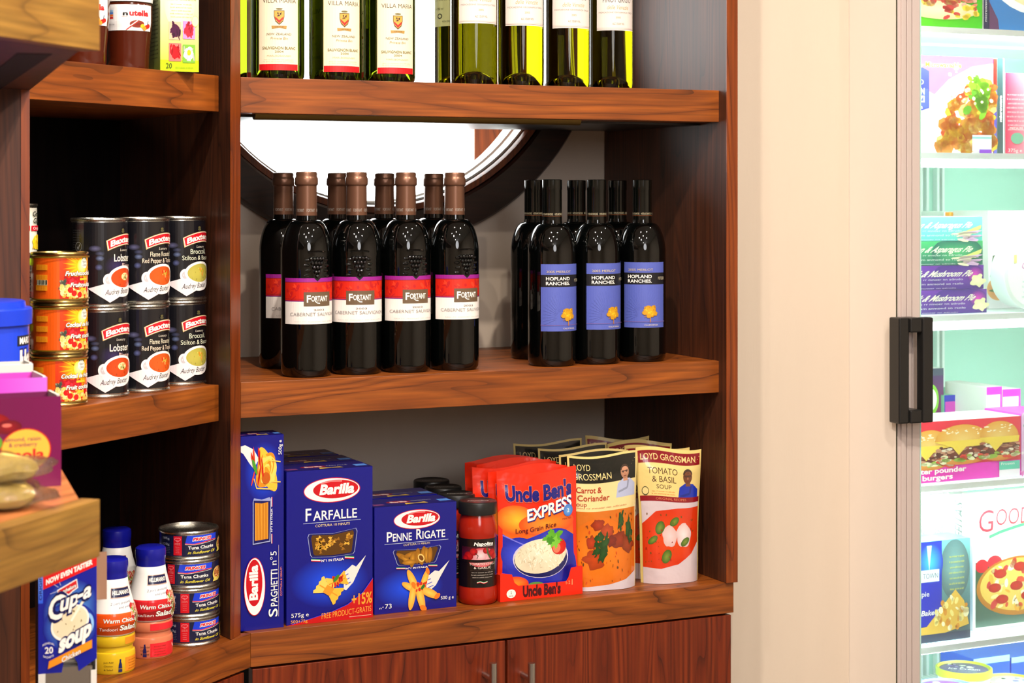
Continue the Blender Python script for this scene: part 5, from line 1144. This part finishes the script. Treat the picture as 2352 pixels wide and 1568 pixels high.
MB().box(.012, DI-.02, .10, UR, DI, 2.25).build('back_liner', M_mint, FR)
MB().box(UR, .0, .02, UR+.03, DI, 2.25).build('side_wall', M_ref, FR); MB().box(0, .03, 2.25, UR+.03, DI, 2.30).build('top_wall', M_ref, FR); MB().box(0, .03, .02, UR+.03, DI, .10).build('floor_wall', M_ref, FR)
rb = MB()
for px in (2126, 2140, 2164, 2176): u_ = gu(px, DI-.05); rb.box(u_, DI-.034, .1, u_+.006, DI-.0205, 2.2)
rb.build('shelf_rail', M_ref, FR)
MB().tube([(.030, .075, .2), (.030, .075, 2.15)], .011, 14).build('light_tube', glow('cold_tube', (226, 255, 246), 12), FR)
zY = lambda py, px, d: CZ-(py-HY)*FG.w(gu(px, d), d)[1]/F
SD = .065
shelves = [(62, .010), (352, .024), (727, .024), (1117, .012), (1488, .010), (1760, .01)]
SZ = []
for py, th in shelves:
    z = zY(py, 2120, SD); SZ.append(z); r_ = MB()
    r_.tube([(.02, SD+.006, z-.004), (UR-.01, SD+.006, z-.004)], .003, 8)
    s_ = r_.build('wire_shelf', M_ref, FR)
    w = MB(); k = .022
    while k < UR-.01:
        w.box(k, SD+.003, z-.0032, k+.0028, DI-.03, z-.0004); k += .0105
    w.box(.02, .30, z-.008, UR-.01, .304, z-.0033); w.build('shelf_wires', M_ref, s_, kind='stuff')
    MB().box(.014, SD-.004, z-th, UR-.01, SD+.0, z+.0015).build('shelf_edge', M_ref, s_)
for zt_ in [SZ[0]+.24]+SZ[:5]:
    L = light('refrigerator_lamp', (*FG.w(UR/2, .052), zt_-.016), 1.7, .05, (.80, 1, .93)); L.data.shape = 'RECTANGLE'; L.data.size = .72; L.data.size_y = .02
    L.rotation_euler = (math.radians(38), 0, aA)
bpy.context.view_layer.update()
# door handle, black, with a slot
HD = thing('door_handle', 'black plastic pull handle on the refrigerator door frame', 'handle', (*G0, 0), aA); HD2 = HD
z1_, z0_ = zY(729, 2100, -.03), zY(972, 2100, -.03); a0_, a1_ = gu(2066, -.03), gu(2139, -.03); b0_, b1_ = gu(2089, -.03), gu(2115, -.03)
h = MB(); 
h.box(a0_, -.030, z0_, b0_, -.0014, z1_); h.box(b1_, -.036, z0_+.0005, a1_, -.018, z1_-.0005); h.box(b0_-.0005, -.034, z1_-.0245, b1_+.0005, -.0014, z1_-.0003); h.box(b0_-.0005, -.034, z0_+.0003, b1_+.0005, -.0014, z0_+.0225)
h.build('grip', M_black, HD, bevel=.0025)
bpy.data.objects.remove(HD2) if False else None
for c in kids(HD): c.parent = FR; c.name = 'door_handle'; c['label'] = 'black plastic pull handle'
bpy.data.objects.remove(HD)

def fitem(name, label, cat, pxl, pxr, si, yt, d, D, m, art=None, group=None, toph=None, zoff=0, H=None, rough=None, sideart=None):
    ul, ur = gu(pxl, d), gu(pxr, d); z = SZ[si]+.002+zoff; W = ur-ul
    if H is None: H = zY(yt, (max(pxl, 2115)+min(pxr, 2352))/2, d)-z
    p = FG.w(ul, d)
    t = carton(name, label, cat, W, H, D, m, (p[0], p[1], z), group=group)
    if art: a = Art(); art(a); a.build('front_print', flat(W, H, -.0001), P_mat, t)
    if toph: a = Art(); toph(a); a.build('top_print', top_face(W, D, H+.0001), P_mat, t)
    return t, W, H, z
def panini(a):
    a.rect(0, 0, 100, 100, (90, 190, 30), right=(60, 180, 20)); a.ell(40, 78, 52, 26, (236, 206, 110), (216, 166, 60)); 
    for k in range(8): a.line([(14+k*10, 94), (18+k*10, 76)], 1.6, (150, 96, 40))
    a.ell(46, 34, 48, 18, (236, 226, 190), (226, 206, 150)); a.specks(4, 42, 92, 60, 50, 7, [(206, 70, 60), (226, 120, 100), (236, 170, 150), (236, 200, 90)], 2, .8); a.specks(50, 20, 92, 40, 20, 5, [(240, 206, 60), (206, 60, 60)], 3, .8)
fitem('frozen_snack_box', 'green box with a filled baguette picture on the top refrigerator shelf', 'food box', 2080, 2256, 0, -60, .085, .12, M_carton, panini)
def pastab(a):
    a.rect(0, 0, 100, 100, (40, 120, 190)); a.rect(0, 0, 8, 100, (16, 30, 70)); a.text('microwave', 4.5, 35, 40, 3, WHITE, rot=90); a.ell(80, 90, 68, 60, (236, 240, 240)); a.ell(82, 92, 58, 50, (236, 220, 170)); a.specks(40, 60, 100, 100, 30, 5, [(226, 170, 80), (246, 236, 200), (206, 140, 60)], 3, .9); a.poly([(8, 0), (8, 50), (20, 20), (22, 0)], (90, 50, 90))
fitem('frozen_meal_box', 'blue box with a pasta dish picture on the top refrigerator shelf', 'food box', 2259, 2420, 0, -60, .085, .12, M_carton, pastab)
def curry(a):
    a.rect(0, 0, 100, 100, (206, 186, 236), top=(150, 70, 210)); a.poly([(0, 0), (100, 0), (100, 94), (76, 90), (50, 76), (34, 60), (22, 66), (0, 60)], (250, 248, 250))
    a.text('Microwaveable', 44, 88.5, 40, 5, (206, 210, 40), .03, out=(150, 110, 190), ow=.02)
    a.specks(36, 4, 100, 74, 200, 6.5, [(230, 160, 30), (226, 110, 40), (240, 196, 60), (206, 80, 40), (246, 210, 120), (226, 140, 60)], 4, .9, (96, 6, 58, 66)); a.specks(70, 40, 96, 78, 22, 6, [(130, 190, 40), (96, 160, 40)], 6, 1)
    a.specks(50, 50, 98, 90, 30, 2, [(250, 236, 190), (240, 226, 160)], 9)
    a.poly([(2, 40), (2, 82), (20, 88), (28, 84), (28, 46), (16, 42)], (66, 76, 190), ); a.poly([(2, 40), (27, 46), (27, 66), (2, 62)], (80, 100, 220)); a.poly([(10, 78), (22, 90), (4, 96)], WHITE); a.text('CHICKEN', 10, 60, 26, 6, WHITE, .04); a.text('KORZI', 12, 52, 22, 6, WHITE, .04); a.text('200', 14, 70, 16, 5, (200, 206, 246)); a.text('tikka', 14, 45, 14, 4, WHITE)
    a.rect(76, 2, 98, 19, (226, 236, 240)); a.rect(76, 15, 98, 17, (150, 206, 206)); a.rect(84, 0, 98, 4, (130, 60, 190))
fitem('frozen_meal_box', 'white and violet microwave meal box with curry picture in the refrigerator', 'food box', 2075, 2281, 1, 130, .085, .05, M_carton, curry)
fitem('frozen_meal_box', 'thin box edge, red above and blue-violet below, beside the curry box', 'food box', 2282.5, 2289.5, 1, 135, .085, .12, M_red, lambda a: a.rect(0, 0, 100, 70, (110, 110, 210), top=(90, 80, 200)).rect(0, 72, 100, 100, (220, 40, 30)))
fitem('frozen_meal_box', 'dark green upright box edge with white vertical lettering in the refrigerator', 'food box', 2290.5, 2307, 1, 134, .085, .12, M_carton, lambda a: (a.rect(0, 0, 80, 100, (60, 96, 100)), a.rect(80, 0, 100, 100, (236, 246, 246)), a.text('microwave', 62, 47, 28, 34, WHITE, .06, rot=90)))
fitem('frozen_meal_box', 'pink and white box with small white print at the right of the refrigerator', 'food box', 2309, 2430, 1, 168, .085, .12, M_carton, lambda a: (a.rect(0, 0, 100, 100, (240, 40, 90), right=(240, 226, 240)), a.rect(36, 0, 100, 100, (236, 180, 214), right=(246, 240, 250)), a.lines(20, 72, 36, 9, 5.4, 2.6, (255, 236, 240)), a.text('MEDIUM', 20, 30, 24, 3, WHITE), a.ell(22, 19, 12, 7, (120, 180, 150)), a.text('375g e', 18, 2, 26, 4, WHITE)))
def pie(kind):
    c0, c1, nm, w_ = {'t': ((90, 200, 190), (130, 220, 206), 'Chicken & Asparagus Pie', 92), 'g': ((24, 110, 100), (70, 190, 120), 'Chicken & Asparagus Pie', 92), 'm': ((70, 50, 140), (110, 60, 170), 'Steak & Mushroom Pie', 86)}[kind]
    def f(a):
        a.rect(0, 0, 100, 100, c0, top=c1); a.ell(70, 50, 30, 70, c1, c0) if kind != 't' else None
        a.t = [tuple((min(100, max(0, p[0])), min(100, max(0, p[1])), *p[2:]) for p in q[:3])+(q[3],) for q in a.t]
        if kind == 'm': a.ell(90, 60, 10, 36, (230, 70, 200), c0)
        a.text(nm, 43 if kind != 'm' else 45, 54, w_-8, 24, (250, 250, 225), .025, slant=.3); a.lines(48, 38, 60, 2, 18, 8, (236, 240, 236)); a.lines(40, 4, 60, 1, 2, 4, (236, 236, 236))
        if kind == 'm': a.ell(93, 34, 8, 26, (250, 246, 206), (240, 236, 180), wob=.3, seed=2)
        else: a.poly([(76, 4), (98, 50), (99, 66), (80, 40)], (220, 230, 130)); a.specks(76, 2, 90, 36, 14, 4, [(226, 190, 226), (240, 236, 200)], 3, 3)
    return f
zz = 0; pr_ = [(2266, 'm', 'purple pie box at the bottom of the four-high stack in the refrigerator', 685), (2259, 'm', 'purple pie box, second from the bottom of its stack', 628), (2257, 'g', 'dark green pie box, third from the bottom of its stack', 568), (2256, 't', 'pale turquoise pie box on top of its stack', 508)]
for pxr, k_, lab, yt in pr_:
    t, W, H, z = fitem('pie_box', lab, 'food box', 2060, pxr, 2, yt, .082, .13, M_ref, pie(k_), group='stacked pie boxes', zoff=zz, H=.0418); zz += .0422
fitem('frozen_meal_box', 'white box with an orange upper edge behind the pie stack', 'food box', 2168, 2238, 2, 486, .27, .12, M_carton, lambda a: (a.rect(0, 0, 100, 100, (246, 244, 240)), a.rect(4, 90, 94, 99.5, (240, 160, 40)), a.specks(4, 90, 94, 99, 16, 3, [(226, 120, 40), (250, 200, 90)], 2, .6)))
fitem('frozen_meal_box', 'large white box behind the round tub in the refrigerator', 'food box', 2270, 2430, 2, 484, .17, .10, M_carton, lambda a: (a.rect(0, 0, 100, 100, (250, 250, 252)), a.poly([(2, 32), (30, 52), (60, 56), (70, 62), (40, 62), (6, 54)], (80, 90, 60)), a.ell(14, 20, 16, 12, (226, 120, 60), (240, 180, 120)), a.poly([(0, 18), (20, 14), (60, 4), (66, 9), (22, 24)], (90, 130, 80))))
rt_ = thing('round_tub', 'white round lidded tub standing on edge beside the pie stack', 'tub', (*FG.w(gu(2348, .12), .12), SZ[2]+.002), aA)
tb = MB(); tb.lathe([(.050, 0), (.0595, .004), (.061, .040), (.063, .041), (.063, .046), (.060, .047), (.004, .047)], 48)
tb.v = [(x, -z+.02, y+.063) for x, y, z in tb.v]; tb.f = [f[::-1] for f in tb.f]; tb.build('tub_body', M_ref, rt_)
a = Art(); a.ell(0, .063, .056, .056, (248, 250, 248)); a.text('Coleslaw', .0, .075, .05, .010, (220, 120, 200), .01, slant=.2); a.lines(0, .05, .05, 4, .009, .004, (150, 200, 190)); a.rect(-.042, .085, -.036, .10, (240, 240, 150)); a.build('lid_print', lambda u, v, l: (u, -.0272-l, v), P_mat, rt_)
def burg(a):
    a.rect(0, 0, 100, 100, (226, 30, 60), right=(230, 60, 80)); a.rect(0, 0, 100, 27, (226, 10, 170), right=(240, 60, 200))
    for x, y, rx in ((26, 66, 16), (52, 72, 22), (82, 74, 16)):
        a.ell(x, y-32, rx, 14, (236, 180, 90), (216, 130, 50)); a.ell(x, y-26, rx*1.05, 12, (120, 50, 40), (80, 36, 30), wob=.12, seed=int(x)); a.specks(x-rx, y-34, x+rx, y-16, 40, 2.2, [(170, 90, 70), (90, 44, 40), (206, 150, 120), (236, 226, 200)], int(x), 1.4); a.specks(x-rx, y-40, x+rx, y-32, 16, 3, [(150, 190, 70), (226, 60, 50), (236, 236, 190)], int(x)+1, 1.4)
        a.poly([(x-rx*1.05, y-6), (x+rx*1.05, y-6), (x+rx, y-16), (x+3, y-17), (x-3, y-30), (x-8, y-17)], (246, 214, 80)); a.ell(x, y-6, rx, 26, (244, 206, 120), (226, 160, 60), a0=0, a1=180); a.specks(x-rx*.7, y+2, x+rx*.7, y+14, 18, .9, [(255, 246, 210)], int(x)+2, 2)
    a.text('quarter pounder', 30, 15, 50, 8, WHITE, .03, tilt=.02); a.text('beef burgers', 24, 4, 40, 8, WHITE, .03, tilt=.02); a.rect(82, 12, 99, 26, (90, 206, 180)); a.text('Frozen', 89, 20, 11, 4, WHITE); a.rect(82, 0, 99, 12, (246, 236, 246))
fitem('burger_box', 'magenta and red burger box with three cheeseburgers pictured', 'food box', 2060, 2344, 3, 962, .082, .10, M_carton, burg)
fitem('frozen_snack_box', 'pink patterned box edge at the right of the burger box', 'food box', 2346, 2430, 3, 950, .082, .10, M_pink, lambda a: (a.rect(0, 0, 100, 100, (226, 190, 226)), a.specks(0, 0, 100, 100, 40, 6, [(110, 190, 170), (226, 110, 190), (240, 236, 240)], 2, .7)))
fitem('frozen_snack_box', 'dark purple box with a green and white disc behind the door handle', 'food box', 2118, 2167, 3, 846, .30, .08, M_carton, lambda a: (a.rect(0, 0, 100, 100, (170, 30, 110), top=(50, 50, 100)), a.ell(42, 66, 36, 17, (130, 200, 60)), a.ell(42, 66, 27, 12, (240, 246, 226)), a.rect(0, 92, 100, 100, (60, 80, 100))))
fitem('frozen_snack_box', 'flat blue box with yellow outlines lying behind the burger box', 'food box', 2169, 2264, 3, 905, .29, .12, mat('teal_carton', (110, 180, 150), .5), lambda a: (a.rect(0, 0, 100, 100, (24, 50, 180)), a.rect(2, 70, 26, 90, (206, 60, 180)), a.line([(42, 40), (70, 86), (76, 50), (42, 40)], 3, (220, 230, 60), 2), a.line([(88, 40), (92, 86), (99, 80)], 3, (220, 230, 60), 2)))
for a0, a1, lab in ((2266, 2301, 'white carton with magenta top edges behind the burger box, left of a pair'), (2303, 2344, 'white carton with magenta top edges behind the burger box, right of a pair')):
    fitem('frozen_snack_box', lab, 'food box', a0, a1, 3, 888 if a0 < 2300 else 893, .20, .12, M_carton, lambda a: (a.rect(0, 0, 100, 100, (246, 246, 248)), a.rect(0, 90, 100, 100, (226, 60, 200)), a.rect(88, 0, 100, 90, (226, 80, 206)), a.rect(76, 20, 82, 70, (60, 170, 150)), [a.rect(6+k*6, 8, 7.4+k*6, 84, (206, 220, 224)) for k in range(10)]))
def gf_spine(a):
    a.rect(0, 0, 100, 100, (246, 250, 240), right=(226, 240, 220)); a.text("GOODFELLA'S", 66, 66, 52, 42, (130, 140, 140), rot=90, slant=.1); a.text('Pizza', 92, 30, 20, 20, (150, 180, 160), rot=90)
for i, (a0, a1, dd) in enumerate(((2100, 2135, .16), (2136, 2180, .16), (2181, 2228, .16))):
    fitem('pizza_box', ['upright pizza box spine in the refrigerator, farthest left of three', 'upright pizza box spine in the refrigerator, middle of three', 'upright pizza box spine, next to the large pizza box front'][i], 'pizza box', a0, a1, 4, 1134, dd, .2, M_carton, gf_spine, group='upright pizza boxes')
def gf(a):
    a.rect(0, 0, 100, 100, (252, 252, 246)); a.text('G', 14, 72, 16, 16, (206, 40, 60), .0, slant=.1); a.text('OOD', 44, 76, 38, 12, (206, 40, 60), slant=.1); a.text("FELLA'S", 84, 78, 34, 11, (206, 40, 60), slant=.1); a.line([(18, 68), (30, 71), (48, 74), (80, 78)], 2, (60, 190, 110), 1.2)
    a.rect(3, 2, 100, 50, (70, 110, 100), top=(40, 90, 60)); a.ell(10, 47, 7, 5, (206, 30, 50)); a.ell(24, 49, 8, 5, (216, 40, 60))
    a.t = [tuple((min(100, max(0, p[0])), p[1], *p[2:]) for p in q[:3])+(q[3],) for q in a.t]
    a.ell(52, 30, 48, 22, (226, 170, 70), (190, 120, 40), n=40); a.ell(52, 31, 44, 19.5, (240, 214, 110), (236, 196, 90), n=40); a.specks(10, 12, 96, 50, 110, 4, [(246, 236, 160), (226, 80, 60), (236, 170, 60), (250, 246, 210), (206, 60, 60)], 4, .6, (52, 31, 42, 18))
    for x, y in ((30, 40), (52, 44), (24, 30), (48, 30), (32, 21), (60, 22), (70, 34), (78, 44)): a.ell(x, y, 7, 3.4, (206, 50, 40), (180, 30, 30))
fitem('pizza_box', 'large white pizza box front with a pizza picture, standing at the right', 'pizza box', 2234, 2440, 4, 1132, .12, .03, M_carton, gf, group='upright pizza boxes')
def blueb(a):
    a.rect(0, 0, 100, 100, (70, 100, 110), top=(110, 180, 180)); a.ell(75, 70, 24, 30, (130, 180, 180), (80, 116, 120)); a.rect(0, 16, 54, 100, (20, 50, 190)); a.ell(36, 78, 20, 20, (60, 190, 230), (20, 50, 190)); a.poly([(30, 96), (38, 96), (34, 70)], (190, 236, 246)); a.rect(18, 60, 50, 72, (226, 240, 246)); a.text('TOWN', 36, 63.5, 24, 5, (90, 110, 130)); a.text('pie', 28, 46, 12, 5, WHITE); a.text('Baked', 34, 27, 26, 5, WHITE, .02, slant=.3)
    a.poly([(0, 14), (30, 16), (54, 34), (76, 50), (90, 38), (98, 14), (60, 8), (0, 6)], (236, 190, 80)); a.specks(30, 12, 94, 44, 50, 4, [(250, 230, 140), (226, 150, 50), (255, 246, 200)], 3, .8, (70, 24, 28, 20)); a.rect(0, 0, 100, 8, (50, 70, 100))
    a.lines(78, 82, 26, 7, 5.4, 2.2, (226, 226, 90))
fitem('pie_box', 'blue and grey-green box with a pie slice picture in front of the pizza boxes', 'food box', 2085, 2228, 4, 1240, .085, .06, mat('sky_carton', (90, 180, 230), .4), blueb, toph=lambda a: (a.rect(0, 0, 100, 100, (80, 170, 226)), a.lines(45, 60, 50, 3, 22, 12, (230, 246, 250))))
# ice cream tubs on the lowest visible shelf, and blue boxes behind
def icetub(label, px, py, d, col, top, seed):
    z = SZ[5]+.002; ht = zY(py, px, d)-z; w_ = FG.w(gu(px, d), d); t = thing('ice_cream_tub', label, 'tub', (w_[0], w_[1], z), rface(px), 'round ice cream tubs'); R_ = .051
    MB().lathe([(R_*.72, 0), (R_*.76, .002), (R_*.92, ht-.012)], 40).build('tub_body', M_ref, t); MB().lathe([(R_*.93, ht-.013), (R_, ht-.0125), (R_, ht), (R_*.93, ht+.001), (R_*.90, ht-.003), (.004, ht-.003)], 40).build('lid', col, t)
    a = Art(); a.ell(0, 0, R_*.86, R_*.86, top); a.text('Ice Cream', 0, -.006, R_*1.1, .010, WHITE, .02, slant=.2); a.lines(0, -.014, R_, 2, .008, .004, (200, 226, 200), seed); a.specks(-R_*.5, .008, R_*.5, R_*.6, 8, .006, [(130, 110, 190), (220, 230, 200)], seed); a.build('lid_print', lambda u, v, l: (u, v, ht-.0028+l), P_mat, t)
M_lime = mat('lime_plastic', (190, 200, 60), .35)
icetub('ice cream tub with a yellow-green rim and purple lid print, at the back', 2214, 1532, .21, M_lime, (90, 80, 130), 1)
icetub('ice cream tub with a blue and violet lid, nearest the door frame', 2172, 1574, .12, mat('violet_plastic', (110, 130, 230), .35), (130, 70, 190), 2)
icetub('ice cream tub with a lime rim and pale lid print, at the right', 2322, 1562, .19, M_lime, (206, 220, 190), 3)
for a0, a1, lab in ((2236, 2319, 'blue carton behind the ice cream tubs, left of the dark gap'), (2323, 2430, 'blue carton behind the ice cream tubs, right of the dark gap')):
    fitem('frozen_snack_box', lab, 'food box', a0, a1, 5, 1508, .33, .1, mat('royal_blue_carton', (30, 90, 220), .4), lambda a: (a.rect(0, 0, 100, 100, (30, 90, 220)), a.rect(0, 86, 100, 100, (170, 210, 190))))
